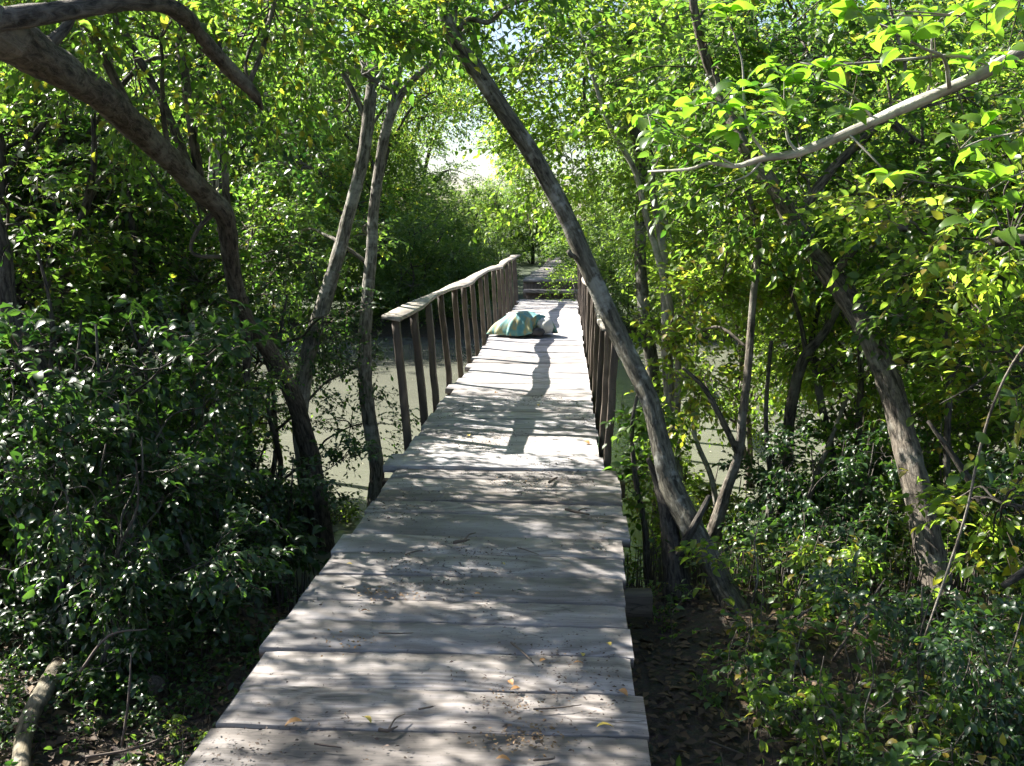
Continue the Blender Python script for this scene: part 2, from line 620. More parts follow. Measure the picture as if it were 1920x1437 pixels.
# ------------------------------------------------------------------ terrain
def sm(a, b, x):
    t = np.clip((x - a) / (b - a), 0, 1)
    return t * t * (3 - 2 * t)


def ground_z(x, y):
    x = np.asarray(x, float); y = np.asarray(y, float)
    wob = .5 * np.sin(x * .45 + 1) + .3 * np.sin(x * 1.1)
    near = 7.2 + wob * .6 + .06 * np.abs(x)
    far = 23.6 + wob + .03 * np.abs(x)
    z = -.52 + .05 * np.sin(x * 1.7) * np.cos(y * 1.3) + .03 * np.sin(x * 4.1 + y * 3)
    z = z - sm(near - 2.2, near + 1.2, y) * 1.15
    z = z + sm(far - 1.4, far + 1.8, y) * 1.0
    z = z + sm(26, 60, y) * .8
    z = z + sm(60, 300, np.hypot(x, y)) * 2
    return z


def grid_axis(lo, a, b, hi, step):
    core = np.arange(a, b + 1e-6, step)
    left = -np.geomspace(.5, a - lo + .5, 14)[::-1] + a + .5
    right = np.geomspace(.5, hi - b + .5, 14) + b - .5
    return np.unique(np.round(np.concatenate([left, core, right]), 4))


gx = grid_axis(-400, -14, 14, 400, .25)
gy = grid_axis(-200, -4, 44, 600, .25)
GX, GY = np.meshgrid(gx, gy)
GZ = ground_z(GX, GY) + rng.normal(0, .008, GX.shape)
idx = np.arange(GX.size).reshape(GX.shape)
q = np.stack([idx[:-1, :-1], idx[:-1, 1:], idx[1:, 1:], idx[1:, :-1]], -1).reshape(-1, 4)
me = mesh_from('ground', np.stack([GX, GY, GZ], -1).reshape(-1, 3), [q], [M['ground']], smooth=True)
tag(obj('ground', me), 'dark muddy forest floor under the boardwalk and both banks', 'ground', kind='structure')

WZ = -1.02
wx = np.linspace(-300, 300, 61); wy = np.linspace(4.5, 27, 10)
WX, WY = np.meshgrid(wx, wy)
idx = np.arange(WX.size).reshape(WX.shape)
q = np.stack([idx[:-1, :-1], idx[:-1, 1:], idx[1:, 1:], idx[1:, :-1]], -1).reshape(-1, 4)
me = mesh_from('water', np.stack([WX, WY, np.full(WX.shape, WZ)], -1).reshape(-1, 3), [q], [M['water']])
tag(obj('water', me), 'murky olive green river passing under the footbridge', 'river', kind='structure')


# ------------------------------------------------------------------ decks
def plank_geo(V, Q, x0, x1, y0, y1, z, th, g, nseg=14, wav=.004, tilt=.0, skew=0.0):
    """one plank, long in x, slightly wavy, appended to V and Q"""
    xs = np.linspace(x0, x1, nseg)
    ph = g.uniform(0, 6.28, 6)
    w0 = wav * (np.sin(xs * 3 + ph[0]) + .6 * np.sin(xs * 9 + ph[1])) + skew * (xs - xs.mean())
    w1 = wav * (np.sin(xs * 3 + ph[2]) + .6 * np.sin(xs * 8 + ph[3])) + skew * (xs - xs.mean())
    zz = z + .004 * np.sin(xs * 2.5 + ph[4]) + g.normal(0, .0012, nseg)
    tl = tilt * g.normal()
    ch = .003
    prof = []
    for i in range(nseg):
        a, b = y0 + w0[i], y1 + w1[i]
        za, zb = zz[i] - tl, zz[i] + tl
        e = .004 if i in (0, nseg - 1) else 0
        prof.append([[xs[i], a, za - th], [xs[i], a, za - ch - e], [xs[i], a + ch, za - e], [xs[i], (a + b) / 2, (za + zb) / 2 - .002 - e],
                     [xs[i], b - ch, zb - e], [xs[i], b, zb - ch - e], [xs[i], b, zb - th]])
    n0 = len(V)
    for p in prof:
        V.extend(p)
    for i in range(nseg - 1):
        for k in range(7):
            a = n0 + i * 7 + k; b = n0 + i * 7 + (k + 1) % 7
            Q.append([a, b, b + 7, a + 7])
    for base, fl in ((n0, 0), (n0 + (nseg - 1) * 7, 1)):
        r = [base + k for k in range(7)]
        A, B = [r[0], r[1], r[5], r[6]], [r[1], r[2], r[4], r[5]]
        C = [r[2], r[3], r[4], r[4]]
        for f in (A, B):
            Q.append(f[::-1] if fl else f)


def deck(name, parent, ybounds, xl, xr, z, th, seed, mat, jitl=.03, jitr=.012, gap=.015, nseg=14):
    g = np.random.default_rng(seed)
    V, Q = [], []
    for i in range(len(ybounds) - 1):
        y0, y1 = ybounds[i], ybounds[i + 1]
        gp = gap * g.uniform(.4, 1.6)
        cx = lambda f: f(.5 * (y0 + y1)) if callable(f) else f
        zz = (z((y0 + y1) / 2) if callable(z) else z) + g.normal(0, .0018)
        plank_geo(V, Q, cx(xl) + g.normal(0, jitl), cx(xr) + g.normal(0, jitr), y0 + gp * .5, y1 - gp * .5,
                  zz, th, g, nseg, tilt=.0012, skew=g.normal(0, .005))
    me = mesh_from(name, V, [np.array(Q)], [mat])
    return obj(name, me, parent)


def box_mesh(name, x0, x1, y0, y1, z0, z1, mat, g, nseg=8, axis='y', wav=.004, ch=.006):
    """a sawn timber: chamfered box, slightly irregular along its length"""
    V, Q = [], []
    lo, hi = {'x': (x0, x1), 'y': (y0, y1), 'z': (z0, z1)}[axis]
    ts = np.linspace(lo, hi, nseg)
    if axis == 'y':
        a0, a1, b0, b1 = x0, x1, z0, z1
    elif axis == 'x':
        a0, a1, b0, b1 = y0, y1, z0, z1
    else:
        a0, a1, b0, b1 = x0, x1, y0, y1
    prof = [(a0 + ch, b0), (a1 - ch, b0), (a1, b0 + ch), (a1, b1 - ch), (a1 - ch, b1), (a0 + ch, b1), (a0, b1 - ch), (a0, b0 + ch)]
    for t in ts:
        o = g.normal(0, wav, 2)
        for a, b in prof:
            a_, b_ = a + o[0] + g.normal(0, wav * .2), b + o[1] + g.normal(0, wav * .2)
            V.append({'y': (a_, t, b_), 'x': (t, a_, b_), 'z': (a_, b_, t)}[axis])
    for i in range(nseg - 1):
        for k in range(8):
            a = i * 8 + k; b = i * 8 + (k + 1) % 8
            Q.append([a, b, b + 8, a + 8])
    n = (nseg - 1) * 8
    for base in (0, n):
        r = [base + k for k in range(8)]
        for f in ([r[0], r[1], r[2], r[7]], [r[7], r[2], r[3], r[6]], [r[6], r[3], r[4], r[5]]):
            Q.append(f if base else f[::-1])
    me = mesh_from(name, V, [np.array(Q)], [mat])
    import bmesh
    bm = bmesh.new(); bm.from_mesh(me); bmesh.ops.recalc_face_normals(bm, faces=bm.faces); bm.to_mesh(me); bm.free()
    return me


g = np.random.default_rng(3)
XL, XR = -1.18, .23
# near boardwalk
nb = thing('boardwalk', (0, 0, 0), 'weathered grey plank boardwalk in dappled shade leading up to the footbridge', 'boardwalk')
yb = [6.66, 6.40, 6.08, 5.83, 5.58, 5.14, 4.85, 4.53, 4.20, 3.96, 3.67, 3.356, 3.06, 2.78, 2.45, 2.12, 1.8, 1.5, 1.2, .9, .6, .3, 0, -.3, -.6, -.9]
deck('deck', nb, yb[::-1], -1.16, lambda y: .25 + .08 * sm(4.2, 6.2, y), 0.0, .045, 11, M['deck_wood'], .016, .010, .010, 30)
for x in (-1.0, -.45, .1):
    obj('beam', box_mesh('beam', x - .05, x + .05, -.8, 6.6, -.20, -.056, M['post_wood'], g), nb)
for y in (1.2, 3.2, 5.2):
    for x in (-1.0, .1):
        zt = float(ground_z(x, y)) - .3
        obj('post', box_mesh('post', x - .045, x + .045, y - .06, y + .06, zt, -.203, M['post_wood'], g, axis='z'), nb)
obj('beam', box_mesh('beam', -1.3, .42, 4.9, 5.02, -.33, -.215, M['beam_wood'], g, 5, axis='x', wav=.002), nb)

# footbridge
BE = 22.4
fb = thing('footbridge', (0, 0, 0), 'narrow sunlit wooden footbridge with wavy handrails crossing the river', 'footbridge')
yb = [6.62]
while yb[-1] < BE:
    yb.append(yb[-1] + g.uniform(.27, .42))
zb = lambda y: .022 + .012 * math.sin(y * .5)
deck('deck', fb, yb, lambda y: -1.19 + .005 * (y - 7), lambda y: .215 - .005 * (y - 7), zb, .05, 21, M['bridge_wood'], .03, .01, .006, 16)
for x in (-1.02, -.48, .08):
    obj('beam', box_mesh('beam', x - .06, x + .06, 6.9, BE - .1, -.22, -.05, M['post_wood'], g, 20), fb)
for y in (7.2, 10.4, 13.6, 16.8, 20.0, 22.2):
    for x in (-1.02, .08):
        obj('pile', box_mesh('pile', x - .07, x + .07, y - .07, y + .07, -2.1, -.223, M['post_wood'], g, axis='z'), fb)
    obj('crossbeam', box_mesh('crossbeam', -1.35, .4, y - .05, y + .05, -.33, -.226, M['post_wood'], g, axis='x'), fb)


def post(x, y, leanx, leany, zt, w=.075, t=.045, zb0=-.22):
    """leaning sawn post with its foot beside the deck"""
    me = box_mesh('post', -t / 2, t / 2, -w / 2, w / 2, zb0, zt, M['post_wood'], g, 8, 'z', .003, .004)
    co = np.empty(len(me.vertices) * 3); me.vertices.foreach_get('co', co); co = co.reshape(-1, 3)
    k = (co[:, 2] - 0) / .93
    co[:, 0] += leanx * k; co[:, 1] += leany * k
    me.vertices.foreach_set('co', co.ravel())
    o = obj('post', me, fb)
    o.location = (x, y, 0)
    return o


lefty = [7.7, 8.55, 9.3, 10.35, 11.35, 12.3, 13.3, 14.3, 15.3, 16.4, 17.4, 18.4, 19.4, 20.5, 21.6, 22.3]
righty = [6.92, 7.8, 8.9, 9.95, 11.0, 12.0, 13.1, 14.1, 15.2, 16.3, 17.4, 18.5, 19.6, 20.7, 21.7, 22.3]


def railz(y, s):
    return .93 + .011 * math.sin(y * 1.3 + s) + .006 * math.sin(y * 3.1 + s * 2) + .05 * sm(20.5, 22, y) * (1 if s == 0 else .5)


def railx(y, s):
    return (.03 * math.sin(y * 1.2 + s) + .015 * math.sin(y * 3.1 + s))


for ys, xb, s, lean in ((lefty, lambda y: -1.255 + .006 * (y - 7), 0, -.065), (righty, lambda y: .262 - .006 * (y - 7), 2, .03)):
    for y in ys:
        lx = lean * (1.3 - .6 * (y - 7) / 15) + g.normal(0, .012)
        w = g.uniform(.075, .11)
        post(xb(y), y, lx, g.normal(0, .03), railz(y, s) - .024, w, .055 if s == 0 else .05)
    # handrail board, wavy in plan and height
    V, Q = [], []
    yy = np.linspace(ys[0] - .16, ys[-1] + .12, 90)
    for i, y in enumerate(yy):
        cx = xb(y) + lean * (1.3 - .6 * (y - 7) / 15) + railx(y, s)
        z = railz(y, s)
        hw = .074 + .010 * math.sin(y * 2.3 + s) + g.normal(0, .002)
        th = .028
        tw = .012 * math.sin(y * 1.4 + s)
        for a, b in ((-1, -th), (1, -th), (1.0, -.006), (.93, 0), (-.93, 0), (-1.0, -.006)):
            V.append((cx + a * hw, y, z + b + tw * a + .018))
    for i in range(len(yy) - 1):
        for k in range(6):
            a = i * 6 + k; b = i * 6 + (k + 1) % 6
            Q.append([a, b, b + 6, a + 6])
    for base in (0, (len(yy) - 1) * 6):
        r = [base + k for k in range(6)]
        for f in ([r[0], r[1], r[2], r[5]], [r[5], r[2], r[3], r[4]]):
            Q.append(f if base else f[::-1])
    obj('handrail', mesh_from('handrail', V, [np.array(Q)], [M['rail_wood']], smooth=False), fb)

# far boardwalk with steps
fbw = thing('far_boardwalk', (0, 0, 0), 'raised plank walkway behind two wooden steps, running off into the trees past the bridge end', 'boardwalk')
yb = [23.3]
while yb[-1] < 42:
    yb.append(yb[-1] + g.uniform(.26, .4))
cxl = lambda y: -1.12 + .030 * (y - 23) * 1.0
cxr = lambda y: .18 + .012 * (y - 23)
deck('deck', fbw, yb, cxl, cxr, .40, .05, 31, M['deck_wood'], .03, .03, .012, 8)
obj('step', box_mesh('step', -1.05, .15, 22.62, 23.02, .03 + .11, .21, M['deck_wood'], g, axis='x'), fbw)
obj('riser', box_mesh('riser', -1.0, .12, 22.80, 22.85, -.3, .138, M['post_wood'], g, axis='x'), fbw)
obj('riser', box_mesh('riser', -1.08, .14, 23.36, 23.42, .0, .348, M['post_wood'], g, axis='x'), fbw)
for x in (-.85, -.1):
    obj('beam', box_mesh('beam', x - .06, x + .06, 23.5, 42, .19, .345, M['post_wood'], g), fbw)

exec_after = None

# ------------------------------------------------------------------ heap on the bridge
def cloth_mat():
    b = NB('patterned_cloth')
    tc = b.n('ShaderNodeTexCoord')
    ob = tc.outputs['Object']
    s1 = b.noise(b.mapping(ob, (1, .45, .45)), 12, 3, .55, .5)
    s2 = b.noise(ob, 5, 3, .5)
    f = b.math('ADD', b.math('MULTIPLY', s1, .7), b.math('MULTIPLY', s2, .3))
    col = b.ramp(f, [(.34, (.035, .15, .19)), (.44, (.07, .20, .20)), (.50, (.10, .21, .18)), (.56, (.20, .21, .10)), (.61, (.25, .21, .09)), (.66, (.07, .18, .19))])
    pr = b.n('ShaderNodeBsdfPrincipled')
    b.l(col, pr.inputs['Base Color'])
    pr.inputs['Roughness'].default_value = .7
    b.l(pr.outputs[0], b.out.inputs[0])
    return b.m


HC = np.array([-.65, 14.75, .06])
gh = np.random.default_rng(5)
V, Q = [], []
NA, NR = 96, 22
for j in range(NR + 1):
    r = j / NR
    for i in range(NA):
        a = 2 * math.pi * i / NA
        fold = .5 * math.sin(9 * a + 1) + .35 * math.sin(15 * a + 2) + .25 * math.sin(23 * a)
        ext = 1 + .12 * fold * r ** 2 + (.28 * math.exp(-((a - 3.3) / .25) ** 2)) * r ** 3
        x = .43 * r * math.cos(a) * ext
        y = .34 * r * math.sin(a) * ext
        hgt = .275 * (1 - r ** 5.0) ** .9 if r < 1 else 0
        hgt += .016 * math.sin(19 * x + 3 * math.sin(9 * y)) * (1 - r ** 4) + .012 * math.sin(31 * y + 12 * x) * (1 - r ** 4)
        hgt += .035 * math.sin(7 * x + 2) * math.cos(6 * y) * (1 - r) + .022 * fold * (r ** 1.5) * (1 - r ** 6)
        # edge lifted over the white sack at the right front
        da = (a - 5.60) / .55
        lift = math.exp(-da * da) * sm(.55, 1, r)
        hgt = max(hgt, 0) + .17 * lift
        x -= .10 * lift; y += .06 * lift
        V.append((x, y, max(hgt, .004 + .01 * abs(fold) * (1 - lift))))
for j in range(NR):
    for i in range(NA):
        a = j * NA + i; b2 = j * NA + (i + 1) % NA
        Q.append([a, a + NA, b2 + NA, b2])
me = mesh_from('cloth', V, [np.array(Q)], [cloth_mat()], smooth=True)
o = obj('patterned_cloth', me, None, tuple(HC))
md = o.modifiers.new('thickness', 'SOLIDIFY'); md.thickness = .006; md.offset = 1
tag(o, 'crumpled blue and yellow patterned cloth draped over a low heap on the bridge deck', 'cloth')


def lump(name, c, r, mat, seed, rough=.12, rings=16, seg=24):
    gg = np.random.default_rng(seed)
    ph = gg.uniform(0, 6.28, 8)
    V, Q = [], []
    for j in range(rings + 1):
        th = math.pi * j / rings
        for i in range(seg):
            a = 2 * math.pi * i / seg
            k = 1 + rough * (math.sin(3 * a + ph[0] + 2 * th) * .5 + math.sin(7 * a + 5 * th + ph[1]) * .35 + math.sin(11 * th + 4 * a + ph[2]) * .3) * math.sin(th)
            V.append((r[0] * k * math.sin(th) * math.cos(a), r[1] * k * math.sin(th) * math.sin(a), max(r[2] * k * math.cos(th), -r[2] * .75)))
    for j in range(rings):
        for i in range(seg):
            a = j * seg + i; b2 = j * seg + (i + 1) % seg
            Q.append([a, a + seg, b2 + seg, b2])
    return obj(name, mesh_from(name, V, [np.array(Q)], [mat], smooth=True), None, c)


M['sack'] = plain_mat('pale_sack', (.50, .50, .47), .8, (.36, .36, .33), 12)
M['dark_cloth'] = plain_mat('dark_cloth', (.055, .05, .05), .8, (.03, .03, .03), 12)
o = lump('sack', (HC[0] + .27, HC[1] - .10, .06 + .125), (.14, .18, .13), M['sack'], 8, .18)
tag(o, 'pale grey sack bulging from under the patterned cloth on the bridge', 'sack')
o = lump('dark_bundle', (HC[0] + .19, HC[1] - .30, .06 + .06), (.09, .06, .06), M['dark_cloth'], 9, .2)
tag(o, 'small dark bundle lying in front of the pale sack on the bridge', 'bundle')

# ------------------------------------------------------------------ trees rooted where the photograph shows them
DENS = 1.6


def ptree(name, label, tubes, bark, blobs, leaf, seed, cat='tree', group=None, T=T_MID, ls=.070, L=.34, nl=9, limb=None,
          droop=.25, sides=12, up=.45, twigmat=None, flare=.35, dens=1.0):
    """tubes: list of pixel paths, first is the trunk; blobs: (px, py, D, rx_m, ry_m, rz_m, sprays)"""
    gg = np.random.default_rng(seed)
    base = P(tubes[0][0][0], tubes[0][0][1], tubes[0][0][2])
    base[2] = float(ground_z(base[0], base[1]))
    th = thing(name, tuple(base), label, cat, group)
    inv = -base
    w = Wood()
    nodes = []
    for i, t in enumerate(tubes):
        c = w.pxtube(t, k={'arching_tree': .84, 'forked_tree': .78, 'slender_tree': .80, 'leaning_tree': .93, 'green_stem': .65}.get(name, 1.0), sides=sides if i == 0 else 9, sub=6, flare=flare if i == 0 else 0, rough=.045)
        nodes.append(c)
    wb = w
    if blobs:
        allc = np.vstack(nodes)
        f = Foliage(seed + 100)
        for bl in blobs:
            c = P(*bl[:3]) if bl[0] != 'w' else np.array(bl[1:4])
            rad = bl[-4:-1]
            ccs = f.blob(c, rad, int(bl[-1] * DENS * dens), ls, T, L, nl, droop=droop, up=up)
            if limb is not False:
                d = np.linalg.norm(allc[:, :3] - c, axis=1)
                k = int(np.argmin(d + gg.uniform(0, .5, len(d))))
                hub = c + gg.normal(0, .15, 3) * np.array(rad)
                r0 = min(.45 * allc[k, 3], .011 + .007 * np.linalg.norm(allc[k, :3] - c))
                branch_to(wb, allc[k, :3], hub, r0, r0 * .5, gg)
                for cc in ccs[:7]:
                    branch_to(wb, hub, cc, r0 * .5, .004, gg, .08, 5)
        me = f.mesh('crown', leaf, twigmat); me.transform(Matrix.Translation(Vector(inv))); obj('crown', me, th)
    me = w.mesh('trunk', bark)
    me.transform(Matrix.Translation(Vector(inv)))
    obj('trunk', me, th)
    return th


# -- arching limb tree on the left
A_tr = [(608, 1060, 8.0, 66), (600, 980, 8.0, 56), (578, 840, 7.9, 50), (548, 740, 7.7, 48), (505, 660, 7.4, 46), (462, 600, 7.1, 44), (440, 530, 6.8, 42),
        (428, 450, 6.5, 46), (420, 400, 6.3, 52), (385, 365, 6.1, 58), (330, 310, 5.6, 60), (255, 240, 5.0, 68), (190, 180, 4.4, 78),
        (120, 135, 3.9, 92), (40, 85, 3.4, 112), (-60, 30, 3.0, 130), (-220, -60, 2.6, 130)]
A_b1 = [(-60, 48, 3.0, 70), (0, 38, 3.1, 62), (100, 24, 3.3, 52), (200, 8, 3.6, 48), (290, 4, 3.9, 46), (345, 30, 4.2, 44), (385, 80, 4.5, 42), (435, 135, 4.8, 38),
        (475, 175, 5.0, 30), (492, 205, 5.1, 10)]
A_b2 = [(70, 100, 3.6, 44), (95, 80, 3.65, 34), (130, 40, 3.8, 24), (160, -40, 4, 20)]
A_b3 = [(460, 600, 7.1, 26), (466, 640, 7.15, 24), (462, 700, 7.2, 20), (470, 760, 7.3, 14)]
A_b4 = [(415, 385, 6.3, 18), (372, 430, 6.2, 12), (358, 465, 6.2, 10), (372, 480, 6.2, 11), (412, 482, 6.3, 12)]
ptree('arching_tree', 'tree on the left whose thick limb arches up to the top left corner', [A_tr, A_b1, A_b2, A_b3, A_b4], M['bark_limb'],
      [(330, 60, 5.6, .8, .7, .5, 90), (520, 60, 5.8, .8, .6, .45, 90), (90, -150, 4.2, 1.1, .9, .5, 110), (560, -80, 5.4, .9, .7, .5, 80),
       (230, 150, 6.2, .7, .7, .5, 60), ('w', -3.7, 5.0, 3.2, 1.0, .8, .45, 90), ('w', -4.7, 6.2, 4.2, 1.0, .9, .5, 90), ('w', -3.0, 4.2, 3.2, .8, .7, .4, 42), ('w', -4.2, 7.4, 3.7, 1.1, .9, .4, 100), ('w', -3.2, 6.7, 3.5, .9, .7, .35, 70), ('w', -5.4, 8.2, 4.8, 1.1, .9, .5, 80), ('w', -4.1, 6.3, 3.75, 1.0, .8, .3, 120), ('w', -4.0, 7.4, 3.2, .6, .6, .3, 50)], M['leaf_mid'], 1, T=T_NEAR, ls=.062, nl=10, dens=1.15)  # world-placed blobs: foliage mostly out of view, added to shade deck and limb

ptree('forked_tree', 'slender grey tree leaning right in front of the water, left of its slimmer neighbour',
      [[(585, 1040, 8.2, 62), (575, 900, 8.2, 54), (562, 790, 8.3, 48), (573, 690, 8.4, 46), (596, 605, 8.5, 44), (626, 505, 8.6, 40), (655, 400, 8.7, 36), (682, 290, 8.8, 34),
        (694, 190, 8.9, 32), (708, 110, 9, 28), (730, 45, 9, 24), (760, -60, 9.1, 20)],
       [(690, 230, 8.9, 18), (650, 150, 8.9, 15), (600, 70, 8.8, 12), (540, 0, 8.7, 9)]], M['bark_mix'],
      [(700, -40, 9.8, .9, .8, .6, 90), (668, 130, 8.3, .35, .3, .28, 18), (590, 60, 9.6, .8, .7, .6, 80), (620, 200, 10.2, .6, .6, .5, 50), (540, 300, 9.8, .6, .6, .5, 60), (760, -90, 9, 1.2, 1, .7, 110)],
      M['leaf_mid'], 2, ls=.07)

ptree('slender_tree', 'slender tree beside the left edge of the boardwalk, its pale upper trunk splitting in two',
      [[(700, 1010, 8.5, 54), (702, 940, 8.55, 44), (707, 880, 8.6, 42), (695, 800, 8.6, 40), (684, 710, 8.6, 37), (686, 600, 8.7, 35), (696, 480, 8.8, 33), (700, 400, 8.9, 30),
        (712, 310, 9, 27), (728, 230, 9, 25), (752, 178, 9, 20), (790, 135, 8.9, 16), (835, 95, 8.9, 13), (900, 30, 8.8, 9)],
       [(727, 235, 9, 20), (737, 180, 9, 20), (755, 110, 9.1, 19), (785, 65, 9.1, 18), (830, 0, 9.2, 15), (880, -80, 9.3, 12)],
       [(728, 170, 9, 12), (700, 150, 8.9, 10), (650, 120, 8.8, 8)]], M['bark_mix'],
      [(850, -40, 9.2, .9, .7, .6, 70), (705, 450, 9.6, .35, .4, .3, 20), (560, 470, 9.4, .55, .7, .5, 60), (650, 30, 9.2, .7, .5, .5, 50)],
      M['leaf_mid'], 3, ls=.07)

# -- leaning tree across the right handrail
ptree('leaning_tree', 'long bare trunk leaning left over the right handrail and up across the sky', [
    [(1420, 1270, 5.3, 92), (1398, 1190, 5.35, 70), (1362, 1115, 5.5, 62), (1325, 1040, 5.6, 60), (1290, 975, 5.7, 60), (1258, 910, 5.8, 56), (1238, 830, 5.9, 46), (1215, 745, 6.0, 42),
     (1182, 672, 6.1, 42), (1142, 590, 6.2, 43), (1100, 495, 6.25, 43), (1060, 405, 6.3, 41), (1010, 308, 6.3, 40), (955, 224, 6.3, 38), (898, 140, 6.3, 37), (852, 72, 6.3, 33),
     (828, 5, 6.3, 29), (812, -90, 6.3, 26)],
    [(1112, 520, 6.25, 18), (1092, 470, 6.35, 22), (1072, 410, 6.4, 19), (1055, 362, 6.4, 9)],
    [(850, 75, 6.3, 14), (852, 50, 6.3, 11), (856, 0, 6.3, 9), (862, -60, 6.3, 8)],
    [(862, 55, 6.3, 14), (880, 36, 6.3, 12), (915, 42, 6.3, 11), (940, 22, 6.3, 10), (965, 6, 6.3, 8), (1010, -6, 6.3, 7)],
    [(1085, 485, 6.3, 10), (1070, 478, 6.2, 12), (1066, 470, 6.2, 10)]], M['bark_grey'],
    [(820, -60, 6.3, .6, .6, .4, 60), (780, 60, 6.4, .28, .25, .2, 12), (950, -60, 6.3, .7, .5, .35, 60)], M['leaf_mid'], 4, ls=.07, T=T_NEAR)

ptree('leaning_tree', 'thick brown trunk on the right leaning up to the left out of the undergrowth', [
    [(1800, 1270, 5.35, 96), (1768, 1160, 5.45, 72), (1738, 1010, 5.7, 66), (1715, 900, 5.9, 62), (1690, 800, 6.1, 60), (1660, 700, 6.2, 58), (1625, 620, 6.3, 54), (1590, 560, 6.4, 52),
     (1540, 490, 6.5, 48), (1490, 420, 6.6, 42), (1450, 350, 6.7, 38), (1400, 285, 6.8, 32), (1350, 180, 7, 26), (1310, 60, 7, 20), (1290, -60, 7, 14)],
    [(1490, 420, 6.6, 26), (1550, 330, 6.7, 22), (1620, 260, 6.8, 20), (1660, 225, 6.9, 20), (1720, 268, 6.9, 18), (1790, 275, 7, 14)],
    [(1560, 520, 6.4, 24), (1640, 425, 6.4, 20), (1700, 430, 6.4, 16)]], M['bark_brown'],
    [(1500, 330, 6.7, .9, .6, .45, 120), (1640, 400, 6.7, .8, .6, .5, 100), (1340, 150, 7.2, .8, .7, .5, 90), (1690, 590, 6.0, .16, .18, .12, 12), (1400, 20, 7.2, 1.0, .6, .6, 90),
     (1750, 200, 6.9, .9, .7, .5, 100), (1810, 480, 6.4, .6, .6, .5, 70), (1560, 130, 7.4, .9, .6, .5, 80), (1620, -60, 7, 1.2, .6, .6, 80)],
    M['leaf_mid'], 5, ls=.072)

# -- slim trees on the right bank
ptree('sapling', 'pale slim trunk forking low, just right of the leaning trunk on the right bank', [
    [(1278, 1030, 7.9, 32), (1270, 900, 7.9, 26), (1262, 800, 8, 24), (1252, 700, 8, 23), (1250, 600, 8, 23), (1246, 500, 8, 21), (1236, 420, 8, 18), (1222, 340, 8, 14), (1245, 240, 8, 9)],
    [(1266, 820, 8, 16), (1272, 700, 7.9, 15), (1262, 600, 7.9, 14), (1236, 490, 7.9, 14), (1210, 400, 7.9, 13), (1190, 320, 8, 12), (1140, 230, 8, 10), (1108, 130, 8, 8)]],
      M['bark_pale'], [(1200, 250, 8.2, .7, .6, .5, 90), (1100, 60, 8.3, .8, .6, .5, 80), (1262, 600, 8.4, .30, .3, .3, 24), (1260, 400, 8.6, .45, .5, .4, 50), (1235, 790, 8, .18, .4, .25, 22)],
      M['leaf_bright'], 6, group='slim saplings on the right bank', ls=.060, dens=1.3)
ptree('sapling', 'thin straight dark stem with a low side fork, left of the brown leaning trunk', [
    [(1335, 1010, 6.8, 28), (1362, 920, 6.8, 22), (1385, 850, 6.8, 20), (1392, 780, 6.8, 18), (1402, 700, 6.8, 17), (1412, 560, 6.9, 16), (1422, 440, 7, 13), (1395, 340, 7, 10)],
    [(1385, 852, 6.8, 14), (1350, 780, 6.7, 13), (1318, 725, 6.7, 10), (1280, 690, 6.7, 7)]], M['bark_brown'],
      [(1400, 400, 7.4, .6, .5, .35, 60), (1300, 550, 7.6, .4, .35, .28, 50), (1315, 720, 7.2, .28, .3, .22, 36), (1250, 640, 7.8, .22, .3, .2, 22), (1460, 540, 8, .4, .35, .25, 34)],
      M['leaf_bright'], 7, group='slim saplings on the right bank', ls=.060, dens=1.3)
ptree('sapling', 'dark crooked stem standing between the water and the brown leaning trunk', [
    [(1468, 1000, 7.4, 30), (1476, 880, 7.4, 26), (1480, 790, 7.4, 25), (1492, 720, 7.4, 24), (1512, 665, 7.4, 22), (1548, 620, 7.4, 18), (1600, 520, 7.5, 14), (1640, 460, 7.6, 12)],
    [(1512, 665, 7.4, 12), (1500, 600, 7.5, 10), (1480, 540, 7.5, 7)]], M['bark_dark'],
      [(1530, 540, 7.8, .5, .45, .3, 56), (1400, 470, 8, .55, .5, .3, 56), (1570, 690, 7.6, .2, .25, .18, 16)], M['leaf_bright'], 8, group='slim saplings on the right bank', ls=.060, dens=1.3)
ptree('sapling', 'grey stem curving up beside the river gap on the right', [
    [(1600, 1060, 7.2, 26), (1570, 900, 7.3, 20), (1545, 780, 7.4, 17), (1530, 700, 7.5, 15), (1522, 640, 7.6, 12), (1540, 560, 7.7, 8)]], M['bark_dark'],
      [(1560, 600, 7.8, .4, .4, .35, 40), (1600, 860, 7.1, .35, .4, .3, 40)], M['leaf_mid'], 9, group='slim saplings on the right bank', ls=.060, dens=1.3)
ptree('sapling', 'thin upright stem hidden half behind the brown leaning trunk', [
    [(1625, 1080, 6.9, 24), (1614, 950, 7, 20), (1610, 820, 7.1, 16), (1614, 700, 7.2, 14), (1608, 600, 7.3, 10)]], M['bark_dark'],
      [(1650, 680, 7.3, .5, .5, .4, 60), (1560, 480, 8.4, .8, .6, .5, 70)], M['leaf_bright'], 10, group='slim saplings on the right bank', ls=.060, dens=1.3)
